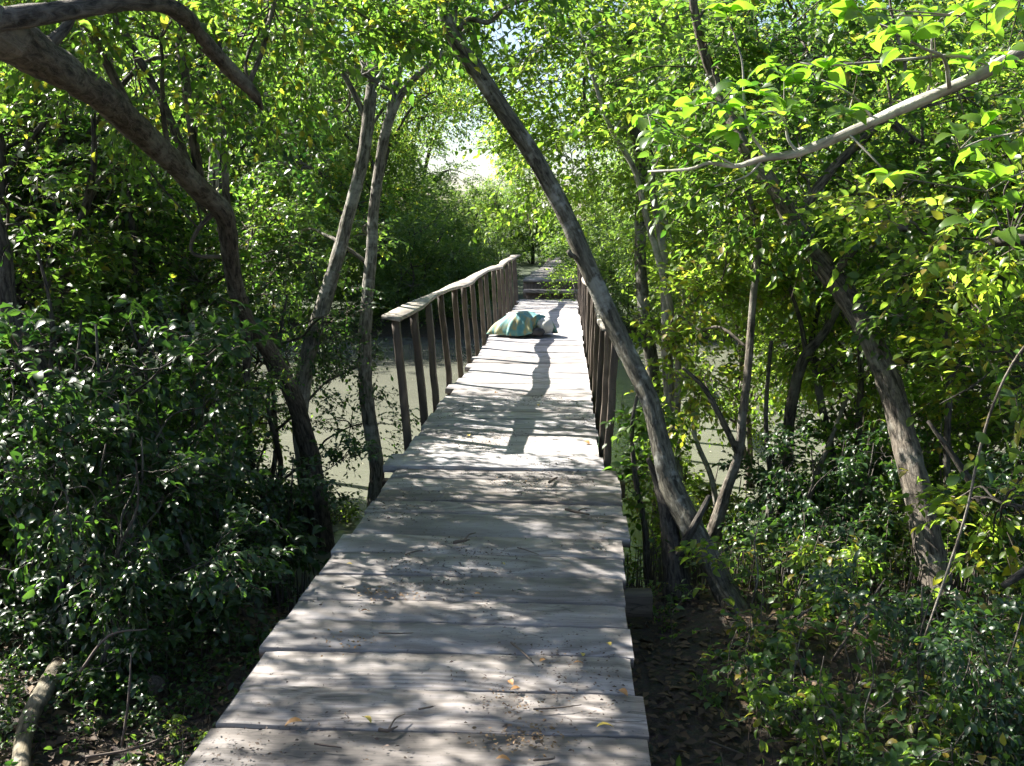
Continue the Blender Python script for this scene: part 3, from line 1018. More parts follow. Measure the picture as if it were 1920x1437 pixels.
ptree('curved_tree', 'tree with an S-curved grey limb snaking up to the top centre right', [
    [(1240, 1000, 8.8, 40), (1238, 850, 8.9, 32), (1225, 700, 9, 28), (1205, 560, 9, 26), (1200, 420, 9.2, 25), (1203, 320, 9.2, 25), (1186, 225, 9.2, 23), (1160, 165, 9.2, 22), (1150, 120, 9.2, 22), (1178, 75, 9.2, 20),
     (1222, 40, 9.2, 17), (1240, -20, 9.3, 13)],
    [(1205, 52, 9.2, 12), (1250, 45, 9.2, 9), (1300, 10, 9.2, 7)], [(1152, 105, 9.2, 10), (1110, 108, 9.3, 8), (1095, 160, 9.3, 7), (1110, 240, 9.3, 7), (1160, 260, 9.3, 6)]],
      M['bark_grey'], [(1050, 150, 9.4, .9, .8, .5, 110), (960, 60, 9.6, .9, .6, .5, 90), (1080, 290, 9.5, .8, .5, .5, 90), (1260, 120, 9.8, .9, .8, .6, 90), (1180, -60, 9.3, 1.3, .6, .6, 90), (1000, -30, 9.6, .9, .6, .4, 70), (1120, 30, 9.9, .7, .6, .4, 50), (975, 165, 10.0, .45, .4, .28, 40), (1000, 240, 10.4, .4, .4, .25, 34),
                       (1010, 300, 10, .35, .4, .3, 26), (925, 392, 10.2, .15, .15, .12, 6)], M['leaf_bright'], 11, ls=.062, dens=1.5)

# -- big-leaved branch overhead on the right (its trunk stands right of the frame)
br = [(2300, -140, 2.5, 60), (2100, 0, 2.5, 46), (1960, 75, 2.5, 36), (1900, 105, 2.52, 30), (1820, 148, 2.55, 27), (1700, 200, 2.6, 24), (1600, 245, 2.65, 21), (1500, 285, 2.7, 18),
      (1430, 297, 2.72, 14), (1380, 312, 2.75, 9), (1330, 306, 2.8, 7), (1290, 318, 2.82, 6), (1215, 322, 2.9, 4)]
base = P(2330, 1500, 2.6)
th = thing('overhanging_tree', (base[0], base[1], float(ground_z(base[0], base[1]))), 'tree reaching in from the right with large shiny leaves on a pale sunlit branch', 'tree')
w = Wood()
w.tube([[*P(2330, 1700, 2.6), .07], [*P(2340, 900, 2.6), .06], [*P(2330, 100, 2.55), .05], [*P(2300, -140, 2.5), .042], [*P(2350, -500, 2.5), .03]], sides=12)
cs = [w.pxtube(br, sides=9, rough=.09)]
subs = [[(1780, 165, 2.55, 10), (1770, 110, 2.5, 8), (1730, 90, 2.45, 6), (1650, 45, 2.4, 4)],
        [(1860, 125, 2.55, 9), (1800, 105, 2.5, 8), (1700, 112, 2.5, 6), (1560, 122, 2.5, 5), (1500, 118, 2.5, 3)],
        [(1440, 296, 2.72, 8), (1408, 250, 2.7, 6), (1395, 200, 2.7, 5), (1392, 120, 2.7, 4), (1375, 60, 2.7, 3)],
        [(1495, 285, 2.7, 7), (1478, 262, 2.7, 6), (1470, 225, 2.7, 6), (1440, 210, 2.7, 4), (1400, 240, 2.65, 3)],
        [(1400, 240, 2.7, 5), (1350, 195, 2.7, 4), (1300, 200, 2.7, 3)],
        [(1380, 312, 2.75, 4), (1320, 280, 2.75, 3), (1260, 250, 2.75, 3), (1215, 215, 2.75, 2)],
        [(1430, 300, 2.72, 6), (1400, 330, 2.72, 4), (1340, 350, 2.7, 3)],
        [(1700, 205, 2.6, 6), (1740, 170, 2.6, 5), (1745, 110, 2.5, 5), (1760, 40, 2.4, 4), (1850, 0, 2.3, 4)],
        [(2000, 60, 2.4, 8), (1990, 180, 2.3, 7), (1930, 240, 2.3, 5), (1850, 260, 2.35, 4), (1800, 280, 2.35, 3)],
        [(1990, 180, 2.3, 7), (1960, 300, 2.3, 5), (1900, 330, 2.3, 4), (1850, 360, 2.3, 3)],
        [(1960, 75, 2.5, 6), (1940, 20, 2.3, 5), (1880, -20, 2.2, 4), (1800, 30, 2.2, 3)],
        [(1590, 250, 2.65, 5), (1640, 300, 2.6, 4), (1665, 330, 2.6, 3)],
        [(1640, 228, 2.65, 6), (1600, 180, 2.6, 4), (1540, 150, 2.6, 3)]]
ends = []
for s_ in subs:
    c = w.pxtube(s_, sides=6, rough=.05)
    ends.append((c[-1, :3], c[-1, :3] - c[-6, :3]))
    ends.append((c[len(c) // 2, :3], c[-1, :3] - c[len(c) // 2, :3]))
me = w.mesh('trunk', M['bark_pale']); me.transform(Matrix.Translation(-Vector(th.location))); obj('trunk', me, th)
f = Foliage(77)
gg = np.random.default_rng(78)
tips = [(1300, 200), (1260, 225), (1215, 230), (1330, 180), (1350, 250), (1380, 160), (1400, 230), (1430, 175), (1290, 255), (1225, 262), (1330, 290), (1480, 200),
        (1370, 210), (1445, 240), (1500, 150), (1560, 130), (1540, 165), (1610, 130), (1640, 60), (1600, 30), (1560, 10), (1690, 100), (1720, 150), (1760, 60), (1820, 20), (1850, 60), (1880, 130),
        (1800, 110), (1900, 20), (1790, 250), (1850, 230), (1830, 290), (1890, 270), (1880, 330), (1830, 340), (1910, 190), (1910, 380), (1850, 390), (1660, 330), (1690, 60), (1750, 20), (1470, 140), (1430, 130), (1360, 20), (1590, 215), (1880, 440), (1815, 420)]
pts, dirs = [], []
for (px, py) in tips:
    D = 2.7 + gg.uniform(-.15, .15) if px < 1560 else 2.35 + gg.uniform(-.25, .25)
    p = P(px, py, D)
    nb_ = cs[0][np.argmin(np.linalg.norm(cs[0][:, :3] - p, axis=1)), :3]
    e = min(ends, key=lambda q_: np.linalg.norm(q_[0] - p))[0]
    st = e if np.linalg.norm(e - p) < np.linalg.norm(nb_ - p) else nb_
    d = p - st
    if np.linalg.norm(d) > .03:
        f.twigs(st[None], p[None], np.array([.0022]))
    n = gg.integers(4, 8)
    for k in range(n):
        a = 2 * math.pi * k / n + gg.uniform(-.4, .4)
        ax = np.array([math.cos(a), math.sin(a), gg.uniform(-.35, .5)]) + nrm(d) * .35
        pts.append(p - nrm(d) * gg.uniform(0, .03)); dirs.append(ax)
pts = np.array(pts); dirs = np.array(dirs)
f.put(pts, dirs, np.array([0, 0, 1.0]) + gg.normal(0, .35, (len(pts), 3)), gg.uniform(.040, .074, len(pts)), T_ROUND)
me = f.mesh('crown', M['leaf_big'], M['twig_green']); me.transform(Matrix.Translation(-Vector(th.location))); obj('crown', me, th)


# ------------------------------------------------------------------ built-up proto trees, copied through the forest
def proto_tree(name, h, cr, nsp, ls, T, leaf, bark, seed, trunk_r, low=.3, L=.45, nl=10, multi=1, blobs=9, twig=.004):
    gg = np.random.default_rng(seed)
    th = bpy.data.objects.new(name, None); COL.objects.link(th)
    w = Wood(); f = Foliage(seed + 1)
    for m in range(multi):
        lean = gg.normal(0, .12 * h, 2)
        off = gg.normal(0, .15, 2) if multi > 1 else np.zeros(2)
        pts = []
        for t in np.linspace(0, 1, 7):
            pts.append([off[0] + lean[0] * t + gg.normal(0, .02 * h) * (t > 0), off[1] + lean[1] * t + gg.normal(0, .02 * h) * (t > 0), -.3 + (h * .9 + .3) * t, trunk_r * (1 - .75 * t)])
        c = w.tube(pts, sides=8, sub=4, flare=.3)
        for k in range(blobs // multi):
            t = low + (1 - low) * (k + .5) / (blobs // multi)
            i = min(int(t * (len(c) - 1)), len(c) - 1)
            a = gg.uniform(0, 6.28)
            rr = cr * (1.15 - .75 * abs(t - .55)) * gg.uniform(.35, .8)
            ctr = c[i, :3] + np.array([math.cos(a) * rr, math.sin(a) * rr, h * .07])
            s_ = gg.uniform(.35, .55) * cr
            ccs = f.blob(ctr, (s_, s_, s_ * .75), int(nsp / blobs), ls, T, L, nl, twig=twig, clump=8)
            branch_to(w, c[max(i - 3, 0), :3], ctr, trunk_r * .4, trunk_r * .2, gg, .1, 6)
            for cc in ccs[:5]:
                branch_to(w, ctr, cc, trunk_r * .2, .004, gg, .05, 4)
    obj('trunk', w.mesh('trunk', bark), th)
    obj('crown', f.mesh('crown', leaf), th)
    return th


protos = {
    'farA': proto_tree('far_tree', 9, 3.0, 2600, .12, T_FAR, M['leaf_far'], M['bark_dark'], 201, .16, .12, .6, 10, 1, 14, 0),
    'farB': proto_tree('far_tree', 8, 3.4, 2600, .13, T_FAR, M['leaf_far'], M['bark_dark'], 211, .14, .08, .6, 10, 2, 14, 0),
    'farC': proto_tree('far_tree', 7, 2.6, 2400, .11, T_FAR, M['leaf_mid'], M['bark_dark'], 221, .12, .08, .55, 10, 2, 14, 0),
    'bush': proto_tree('far_bush', 3.2, 1.7, 1700, .10, T_FAR, M['leaf_far'], M['bark_dark'], 231, .05, .02, .5, 9, 3, 12, 0),
    'midA': proto_tree('thicket_tree', 5.2, 1.7, 1400, .070, T_MID, M['leaf_mid'], M['bark_dark'], 241, .07, .10, .42, 10, 2, 14),
    'midB': proto_tree('thicket_tree', 4.4, 1.5, 1300, .067, T_MID, M['leaf_mid'], M['bark_brown'], 251, .06, .10, .42, 10, 2, 12),
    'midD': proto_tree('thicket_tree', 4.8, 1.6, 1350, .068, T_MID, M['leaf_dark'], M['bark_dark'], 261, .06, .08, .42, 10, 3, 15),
    'brt': proto_tree('thicket_tree', 4.2, 1.4, 1100, .067, T_MID, M['leaf_bright'], M['bark_brown'], 271, .05, .15, .42, 10, 2, 12),
    'high': proto_tree('thicket_tree', 5.0, 1.5, 1100, .067, T_MID, M['leaf_bright'], M['bark_brown'], 275, .05, .42, .42, 10, 2, 12),
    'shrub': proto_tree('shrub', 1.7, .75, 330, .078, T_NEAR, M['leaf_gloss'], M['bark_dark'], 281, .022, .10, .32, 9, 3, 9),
    'shrubB': proto_tree('shrub', 1.5, .65, 280, .06, T_MID, M['leaf_bright'], M['bark_brown'], 291, .018, .10, .30, 9, 3, 9),
    'plant': proto_tree('young_plant', .6, .30, 46, .055, T_ROUND, M['leaf_cover'], M['bark_brown'], 301, .007, .15, .2, 7, 3, 6, .002),
    'plantB': proto_tree('young_plant', .8, .34, 54, .06, T_NEAR, M['leaf_bright'], M['bark_brown'], 311, .008, .15, .24, 7, 3, 6, .002),
}
used = set()


def place(key, x, y, s, rz, label, cat, group=None, z=None, tilt=(0, 0), name=None):
    if key in used:
        o = copy_tree(protos[key])
    else:
        o = protos[key]; used.add(key)
    if name: o.name = name
    o.location = (x, y, (float(ground_z(x, y)) if z is None else z))
    o.rotation_euler = (tilt[0], tilt[1], rz)
    o.scale = (s, s, s)
    tag(o, label, cat, group)
    return o


def X(px, D):
    return float(P(px, 600, D)[0])


# (key, px, D, scale, rz, label)
FAR = [
    ('farA', 60, 26, 1.1, 0, 'far bank tree at the extreme left edge, seen through the thicket'),
    ('farB', 230, 27, 1.1, 1, 'far bank tree behind the upright part of the arching limb'),
    ('farC', 400, 26, 1.1, 2, 'far bank tree left of the two slender trunks, above the dark river edge'),
    ('farA', 560, 28, 1.0, 3, 'far bank tree showing just left of the slender trunks'),
    ('farC', 700, 27, 1.05, 4, 'far bank tree directly behind the slender pale trunk'),
    ('farB', 725, 27.4, .74, 5, 'dark rounded tree on the far bank above the left handrail'),
    ('farC', 1000, 48, .52, .5, 'low tree at the end of the far walkway beneath the patch of sky'),
    ('farA', 1300, 27, .95, 1.5, 'far bank tree right behind the leaning bare trunk'),
    ('farB', 1400, 29, 1.1, 2.5, 'far bank tree behind the pale forked sapling'),
    ('farC', 1470, 27, 1.1, 3.5, 'far bank tree behind the river gap on the right'),
    ('farA', 1640, 28, 1.1, 4.5, 'far bank tree behind the brown leaning trunk'),
    ('farB', 1820, 27, 1.1, 5.5, 'far bank tree near the right edge of the photo'),
    ('farA', 1990, 27, 1.1, .7, 'far bank tree cut by the right edge of the photo'),
    ('farA', 640, 36, 1.3, 1.7, 'tall back row tree rising behind the slender trunks'),
    ('farB', 300, 37, 1.4, 2.7, 'tall back row tree on the left behind the arching limb'),
    ('farC', 780, 42, 1.25, 3.7, 'hazy back row tree left of the patch of sky'),
    ('farC', 770, 40, .9, 1.1, 'back row tree just left of the small patch of sky'),
    ('farB', 655, 31, .72, 2.4, 'leafy tree behind the dark rounded one on the far bank'),
    ('farA', 1240, 41, 1.2, 4.7, 'tall back row tree right of the far walkway'),
    ('farB', 1380, 38, 1.4, 5.7, 'tall back row tree at the right of centre'),
    ('farA', 1700, 38, 1.4, .2, 'tall back row tree high on the right'),
    ('farB', 20, 38, 1.4, 1.2, 'tall back row tree far to the left'),
    ('farC', 960, 60, 1.0, 2.2, 'most distant tree, small at the end of the far walkway'),
]
for k, px, D, s, rz, lb in FAR:
    place(k, X(px, D), D, s, rz, lb, 'tree', 'trees on the far bank')
BUSH = [
    (40, 24.8, 1.0, 'low bush on the far bank at the left edge'), (240, 25, 1.0, 'low far bank bush under the left thicket'),
    (430, 24.6, .95, 'low far bank bush left of the open water'), (600, 24.8, .8, 'far bank bush at the waterline by the slender trunks'),
    (760, 24.9, .85, 'dark far bank bush behind the left handrail posts'), (862, 25.6, .6, 'bush left of the wooden steps at the bridge end'),
    (915, 33, .6, 'small bush along the left side of the far walkway'),(1150, 31, .65, 'small bush along the right side of the far walkway'), (1185, 25.2, .8, 'bush at the right end of the bridge, behind the handrail'),
    (1290, 24.9, .7, 'low far bank bush seen above the water on the right'), (1450, 24.8, .75, 'low far bank bush behind the crooked sapling'),
    (1620, 24.8, .95, 'low far bank bush behind the brown leaning trunk'), (1800, 24.7, 1.0, 'low far bank bush on the far right'), (1960, 24.6, 1.0, 'low far bank bush beyond the right edge')]
for i, px in enumerate(range(-500, 2700, 130)):
    D = 47 + 5 * math.sin(i * 2.3)
    if 700 < px < 1080:
        place('bush', X(px, D), D, 1.15, i * 1.7, 'one of the hazy low bushes closing the view at the far end of the walkway', 'bush', 'hazy bushes beyond the walkway')
    else:
        place(['farA', 'farB', 'farC'][i % 3], X(px, D), D, 1.15, i * 1.7, 'one of the hazy trees closing the view far behind the river', 'tree', 'hazy trees far behind the river')
    place('bush', X(px + 60, 34 + 2 * math.sin(i * 3.1)), 34 + 2 * math.sin(i * 3.1), 1.0, i, 'one of the leafy bushes in the woods behind the far bank', 'bush', 'bushes in the woods behind the far bank') if not 800 < px < 1060 else None
for i, (px, D, s, lb) in enumerate(BUSH):
    place('bush', X(px, D), D, s, i * 1.3, lb, 'bush', 'bushes on the far bank')

THK = [
    ('midD', 60, 7.5, .95, 0.3, 'dark leafy tree in the thicket right behind the lit shrubs on the left'),
    ('midA', 180, 8.5, 1.0, 1.3, 'leafy thicket tree beneath the arching limb'),
    ('midD', 240, 9.2, .9, 2.1, 'dark leafy tree behind the thin slanting trunk on the left'),
    ('midA', 20, 8.4, 1.0, 3.4, 'leafy tree cut by the left edge of the photo'),
    ('midB', 150, 9.0, 1.0, 4.2, 'lighter green tree deep in the left thicket'),
    ('midB', 390, 9.2, .8, 5.0, 'lighter green tree at the back of the left thicket'),
    ('midD', 470, 8.6, .62, 2.6, 'dark tree filling the gap between the arching limb and the river'),
    ('midA', 330, 7.4, .42, 3.0, 'low dark tree in front of the left thicket'),
    ('midB', -330, 8.2, 1.2, 1.0, 'tall tree added beyond the left edge to shade the boardwalk'),  # added outside the frame to block sun from the near deck
    # right bank thicket
    ('high', 1430, 10.4, .72, 2.3, 'bright green tree standing over the water behind the thin dark stem'),
    ('high', 1540, 10.2, .95, 4.5, 'leafy tree behind the crooked sapling on the right bank'),
    ('high', 1570, 9.4, 1.0, 4.0, 'bright green tree just left behind the brown leaning trunk'),
    ('high', 1730, 9.0, .9, 5.0, 'bright green tree just right behind the brown leaning trunk'),
    ('midA', 1900, 8.2, .8, 3.3, 'leafy tree to the right of the brown leaning trunk'),
    ('midD', 1700, 10.4, 1.15, 4.1, 'dark leafy tree at the back of the right thicket'),
    ('brt', 1890, 9.2, 1.1, .6, 'bright green tree near the right edge of the photo'),
    ('midA', 2120, 6.2, .8, 5.2, 'leafy tree cut by the right edge of the photo'),
    ('midB', 2250, 8.0, 1.2, 2.2, 'leafy tree beyond the right edge'),
]
for k, x, y, s, rz, lb in THK:
    place(k, X(x, y), y, s, rz, lb, 'tree', 'thicket trees on the near banks')

SHR = [
    ('shrub', 215, 4.5, .72, .4, 'glossy leaved shrub with sunlit leaves, nearest on the left'),
    ('shrub', 40, 5.1, 1.05, 1.7, 'glossy leaved shrub with white highlights at the left edge'),
    ('shrub', 265, 5.4, .85, 2.9, 'glossy leaved shrub in deep shade left of the boardwalk'),
    ('shrub', 160, 5.9, 1.15, 3.9, 'glossy leaved shrub behind the nearest sunlit one on the left'),
    ('shrub', 430, 6.4, .72, 5.0, 'dark shrub at the foot of the arching tree'),
    ('shrub', 360, 7.6, 1.0, 1.1, 'dark shrub behind the foot of the arching tree'),
    ('shrub', 60, 7.2, 1.3, 2.2, 'broad dark shrub under the bent trunk at the left edge'),
    ('shrub', 515, 8.0, .5, .2, 'dark shrub between the deck edge and the arching tree'),
    ('shrubB', 640, 8.8, .6, .9, 'small shrub at the water edge between the two slender trunks'),
    ('shrubB', 1275, 7.6, .62, 1.9, 'bright shrub beside the right foot of the bridge rail'),
    ('shrubB', 1285, 9.0, .9, 2.8, 'bright yellow green shrub over the water right of the bridge'),
    ('shrubB', 1340, 7.9, .8, 3.6, 'bright shrub around the fork of the thin dark sapling'),
    ('shrub', 1480, 7.1, .66, 4.4, 'glossy shrub at the foot of the crooked sapling'),
    ('shrub', 1600, 7.4, .7, 1.4, 'glossy shrub between the crooked sapling and the brown trunk'),
    ('shrub', 1560, 6.1, .6, 5.2, 'glossy shrub left of the base of the brown leaning trunk'),
    ('shrub', 2000, 4.9, .6, 6.0, 'glossy shrub right of the base of the brown leaning trunk'),
    ('shrub', 1880, 3.7, .5, .8, 'glossy shrub at the lower right edge'),
    ('shrubB', 1880, 6.8, .9, 1.5, 'bright shrub behind the brown leaning trunk on the right'),
    ('shrubB', 1730, 7.2, .9, 2.5, 'bright shrub hidden partly by the brown leaning trunk'),
]
for k, x, y, s, rz, lb in SHR:
    place(k, X(x, y), y, s, rz, lb, 'shrub', 'shrubs along the near banks')

# vine at the right of the steps
f = Foliage(900)
pts = np.stack([rng.uniform(-.55, .35, 240), rng.uniform(22.1, 26.5, 240), rng.uniform(.1, .75, 240)], -1)
pts[:, 0] = pts[:, 0] * .8 - .12 + .04 * (pts[:, 1] - 22); pts[:, 2] = .06 + (pts[:, 1] > 22.6) * .25 + rng.uniform(0, .3, 240)
f.sprays(pts, rng.normal(0, 1, (240, 3)) + [0, -.3, .4], np.full(240, .28), 8, .075, T_FAR, .004)
w = Wood(); w.tube([[.2, 22.3, -.3, .02], [.1, 22.5, .2, .015], [0, 23.5, .5, .012], [.15, 25, .6, .01]], sides=6)
th = thing('creeper', (.1, 22.5, 0), 'leafy creeper spilling over the right side of the steps at the bridge end', 'creeper')
me = f.mesh('foliage', M['leaf_bright']); me.transform(Matrix.Translation((-.1, -22.5, 0))); obj('foliage', me, th)
me = w.mesh('stem', M['bark_brown']); me.transform(Matrix.Translation((-.1, -22.5, 0))); obj('stem', me, th)

# ------------------------------------------------------------------ side trunks of the left thicket and the dark branches on the right
STEMS = [
    ('bent_tree', 'dark bent trunk near the left edge, sloping down to the right', 'bark_dark', [(-20, 380, 5.6, 30), (8, 480, 5.6, 34), (15, 570, 5.6, 38), (45, 640, 5.6, 42), (85, 705, 5.6, 42), (118, 790, 5.6, 44), (135, 950, 5.6, 48), (140, 1110, 5.6, 54)][::-1],
     [[(92, 735, 5.6, 12), (97, 640, 5.5, 9), (92, 560, 5.5, 8), (70, 470, 5.5, 6)]], 'tree trunk'),
    ('dark_sapling', 'dark thin trunk slanting behind the arching limb on the left', 'bark_dark', [(360, 1000, 8.5, 26), (345, 800, 8.5, 22), (318, 620, 8.5, 20), (290, 520, 8.5, 18), (262, 380, 8.5, 14), (230, 200, 8.5, 10)], [], 'tree trunk'),
    ('pale_trunk', 'short pale lit trunk showing above the arching limb', 'bark_pale', [(395, 900, 11, 26), (392, 600, 11, 24), (402, 300, 11, 22), (412, 200, 11, 20), (422, 110, 11, 16), (440, 0, 11, 10)], [[(400, 290, 11, 12), (380, 240, 10.8, 10), (330, 160, 10.5, 8), (250, 80, 10.2, 6)]], 'tree trunk'),
    ('upright_sapling', 'thin dark upright trunk in the shade of the left thicket', 'bark_dark', [(268, 1000, 7.8, 20), (262, 800, 7.8, 17), (258, 600, 7.8, 15), (250, 450, 7.8, 12), (235, 300, 7.8, 8)], [], 'tree trunk'),
    ('sloping_branch_tree', 'dark trunk at the far right sending a thick branch in from the edge', 'bark_dark', [(2050, 1200, 5, 70), (2030, 900, 5, 60), (2010, 600, 5, 50), (2000, 460, 5, 40), (2010, 300, 5, 30)],
     [[(2005, 480, 5, 34), (1930, 452, 5.0, 26), (1870, 455, 5.1, 22), (1825, 475, 5.2, 14)], [(2030, 940, 4.6, 30), (1960, 1040, 4.4, 26), (1880, 1100, 4.4, 14)]], 'tree'),
    ('thin_tree', 'straight thin stem rising out of the roots between the fork and the crooked sapling', 'bark_dark', [(1440, 1010, 7.0, 14), (1444, 900, 7.1, 12), (1436, 780, 7.2, 10), (1446, 640, 7.2, 8)], [], 'sapling'),
    ('thin_tree', 'thin stem leaning right, crossing in front of the river gap', 'bark_brown', [(1500, 1020, 6.8, 16), (1520, 920, 6.9, 13), (1560, 820, 7.0, 11), (1590, 740, 7.1, 8)], [], 'sapling'),
    ('thin_tree', 'dark thin stem right of the brown leaning trunk', 'bark_dark', [(1790, 1040, 6.4, 20), (1775, 880, 6.5, 16), (1780, 700, 6.6, 13), (1765, 560, 6.7, 10), (1790, 420, 6.8, 7)], [[(1778, 720, 6.6, 9), (1840, 600, 6.6, 7), (1900, 520, 6.6, 4)]], 'sapling'),
    ('thin_tree', 'leaning dark stem low down between the brown trunk and the right edge', 'bark_dark', [(1880, 1090, 5.9, 24), (1850, 960, 6, 19), (1790, 860, 6.1, 14), (1740, 790, 6.2, 8)], [], 'sapling'),
    ('thin_tree', 'bare pale stem slanting behind the thin dark sapling', 'bark_pale', [(1350, 1010, 7.6, 14), (1335, 900, 7.7, 12), (1300, 800, 7.8, 10), (1330, 700, 7.9, 7)], [], 'sapling'),
    ('green_stem', 'slim green stem with a few round leaves arching along the right edge', 'bark_brown', [(1725, 1220, 3.6, 7), (1770, 1090, 3.6, 8), (1812, 960, 3.6, 9), (1835, 850, 3.6, 9), (1862, 760, 3.6, 9), (1900, 680, 3.6, 8), (1960, 600, 3.6, 6)], [], 'climbing stem'),
    ('twisted_stump', 'dark forked root stump standing just right of the boardwalk', 'bark_dark', [(1275, 1130, 5.6, 60), (1262, 1040, 5.7, 44), (1250, 960, 5.8, 34), (1232, 900, 5.9, 20), (1215, 860, 5.9, 10)], [[(1262, 1060, 5.7, 26), (1300, 990, 5.6, 18), (1330, 930, 5.7, 10)]], 'stump'),
    ('thin_sapling', 'thin stem beside the right edge of the boardwalk', 'bark_dark', [(1215, 1090, 6.4, 16), (1208, 980, 6.5, 13), (1192, 900, 6.6, 11), (1185, 800, 6.6, 8), (1200, 720, 6.7, 6)], [], 'sapling'),
]
for i, (nm, lb, bk, tr, sub_, cat) in enumerate(STEMS):
    bl = {'green_stem': [(1850, 850, 3.6, .25, .2, .3, 7)], 'sloping_branch_tree': [(1880, 420, 5.2, .7, .4, .4, 50), (1880, 700, 5.4, .5, .6, .4, 60), (1900, 960, 4.6, .35, .4, .3, 40)],
          'thin_sapling': [(1205, 760, 6.9, .16, .3, .18, 20), (1205, 900, 6.6, .12, .25, .15, 12)], 'dark_sapling': [(250, 300, 8.6, .7, .6, .5, 80)], 'pale_trunk': [(440, 60, 11.2, 1.2, .9, .7, 110), (300, 60, 10.5, .9, .8, .6, 80)],
          'upright_sapling': [(200, 380, 7.9, .8, .7, .5, 80), (330, 520, 8.2, .6, .6, .5, 60)], 'bent_tree': [(30, 420, 6.2, .5, .6, .4, 50), (60, 600, 6.4, .5, .5, .4, 46)]}.get(nm, [])
    if nm == 'green_stem':
        f = Foliage(333)
        p_ = np.array([P(x_, y_, 3.6) for x_, y_ in ((1830, 810), (1835, 850), (1800, 895), (1870, 740), (1885, 705), (1845, 880), (1900, 660))])
        th = ptree(nm, lb, [tr] + sub_, M[bk], [], M['leaf_mid'], 400 + i, cat, flare=0)
        f.put(p_, rng.normal(0, 1, (7, 3)) * [1, .4, .5] + [0, 0, -.3], rng.normal(0, .5, (7, 3)) + [0, -1, .6], np.full(7, .062), T_ROUND)
        me = f.mesh('leaves', M['leaf_cover']); me.transform(Matrix.Translation(-Vector(th.location))); obj('leaves', me, th)
    else:
        ptree(nm, lb, [tr] + sub_, M[bk], bl, M['leaf_mid'] if nm != 'sloping_branch_tree' else M['leaf_bright'], 400 + i, cat)

# ------------------------------------------------------------------ things on the forest floor
def floor_log(name, label, cat, pxs, mat, lift=.5):
    rows = []
    for px, py, z, wd in pxs:
        p = PZ(px, py, z)
        rows.append([*p, .5 * wd / F * p[1] * .85])
    w = Wood(); w.tube(rows, sides=14, sub=5, rough=.05)
    c = Vector(rows[0][:3])
    me = w.mesh(name, mat); me.transform(Matrix.Translation(-c))
    return tag(obj(name, me, None, c), label, cat)


floor_log('fallen_log', 'pale mottled log lying on the ground at the bottom left corner', 'log', [(108, 1248, -.42, 40), (82, 1295, -.42, 44), (55, 1350, -.42, 42), (42, 1400, -.44, 40), (42, 1460, -.45, 42)], M['bark_log'])
floor_log('dead_branch', 'grey dead branch lying in the undergrowth at the lower right', 'branch', [(1610, 1282, -.42, 12), (1660, 1290, -.42, 12), (1720, 1292, -.42, 11), (1775, 1300, -.42, 8)], M['bark_pale'])
floor_log('root_spur', 'pale curved root spur at the foot of the brown leaning trunk', 'root', [(1790, 1118, -.35, 22), (1815, 1130, -.3, 20), (1850, 1150, -.34, 14), (1880, 1140, -.45, 10)], M['bark_pale'])
o = floor_log('stump', 'small weathered stump in the leaf litter left of the boardwalk', 'stump', [(298, 1335, -.60, 52), (296, 1300, -.52, 48), (292, 1282, -.44, 44)], M['bark_brown'])
for i, (lb, a_, b_) in enumerate([
        ('long thin bare stick leaning over the litter at the lower left', (150, 1260, -.2), (275, 1180, .1)),
        ('bare stick standing upright beside the small stump', (228, 1400, -.45), (246, 1225, -.05)),
        ('thin fallen stick running along the ground toward the boardwalk at the lower left', (160, 1420, -.45), (340, 1370, -.46)),
        ('thin stick lying across the lower right undergrowth', (1330, 1390, -.4), (1440, 1437, -.4)),
        ('bare crossed stick in the sunlit undergrowth at the right', (1560, 1240, -.3), (1660, 1085, .1)),
        ('dry stick sloping through the shrubs at the right', (1440, 1200, -.3), (1560, 1130, .0))]):
    a = PZ(*a_); b = P(b_[0], b_[1], a[1] + .15)
    w = Wood(); mid = (a + b) / 2 + rng.normal(0, .03, 3)
    w.tube([[*a, .006], [*mid, .005], [*b, .003]], sides=6, rough=.1)
    me = w.mesh('stick', M['twig']); me.transform(Matrix.Translation(-Vector(a)))
    tag(obj('stick', me, None, tuple(a)), lb, 'stick', 'loose sticks on the forest floor')


def scatter_flat(name, label, pts, sizes, mat, T, seed, kind='stuff', cat='leaf litter', jit=.35):
    gg = np.random.default_rng(seed)
    f = Foliage(seed)
    a = gg.uniform(0, 6.28, len(pts))
    ax = np.stack([np.cos(a), np.sin(a), gg.normal(0, .15, len(pts))], -1)
    f.put(pts, ax, np.array([0, 0, 1.0]) + gg.normal(0, jit, (len(pts), 3)), sizes, T)
    o = obj(name, f.mesh(name, mat))
    return tag(o, label, cat, None, kind)


def bank_pts(n, x0, x1, y0, y1, dz=.012, lim=-.95):
    x = rng.uniform(x0, x1, n); y = rng.uniform(y0, y1, n)
    z = ground_z(x, y)
    k = z > lim
    return np.stack([x, y, z + dz], -1)[k]


pts = np.vstack([bank_pts(16000, -4.5, -1.1, 1.5, 7.5), bank_pts(16000, .2, 5.5, 1.5, 7.5)])
scatter_flat('leaf_litter', 'brown leaf litter over the forest floor on both sides of the boardwalk', pts, rng.uniform(.03, .07, len(pts)), M['litter'], T_FAR, 61)

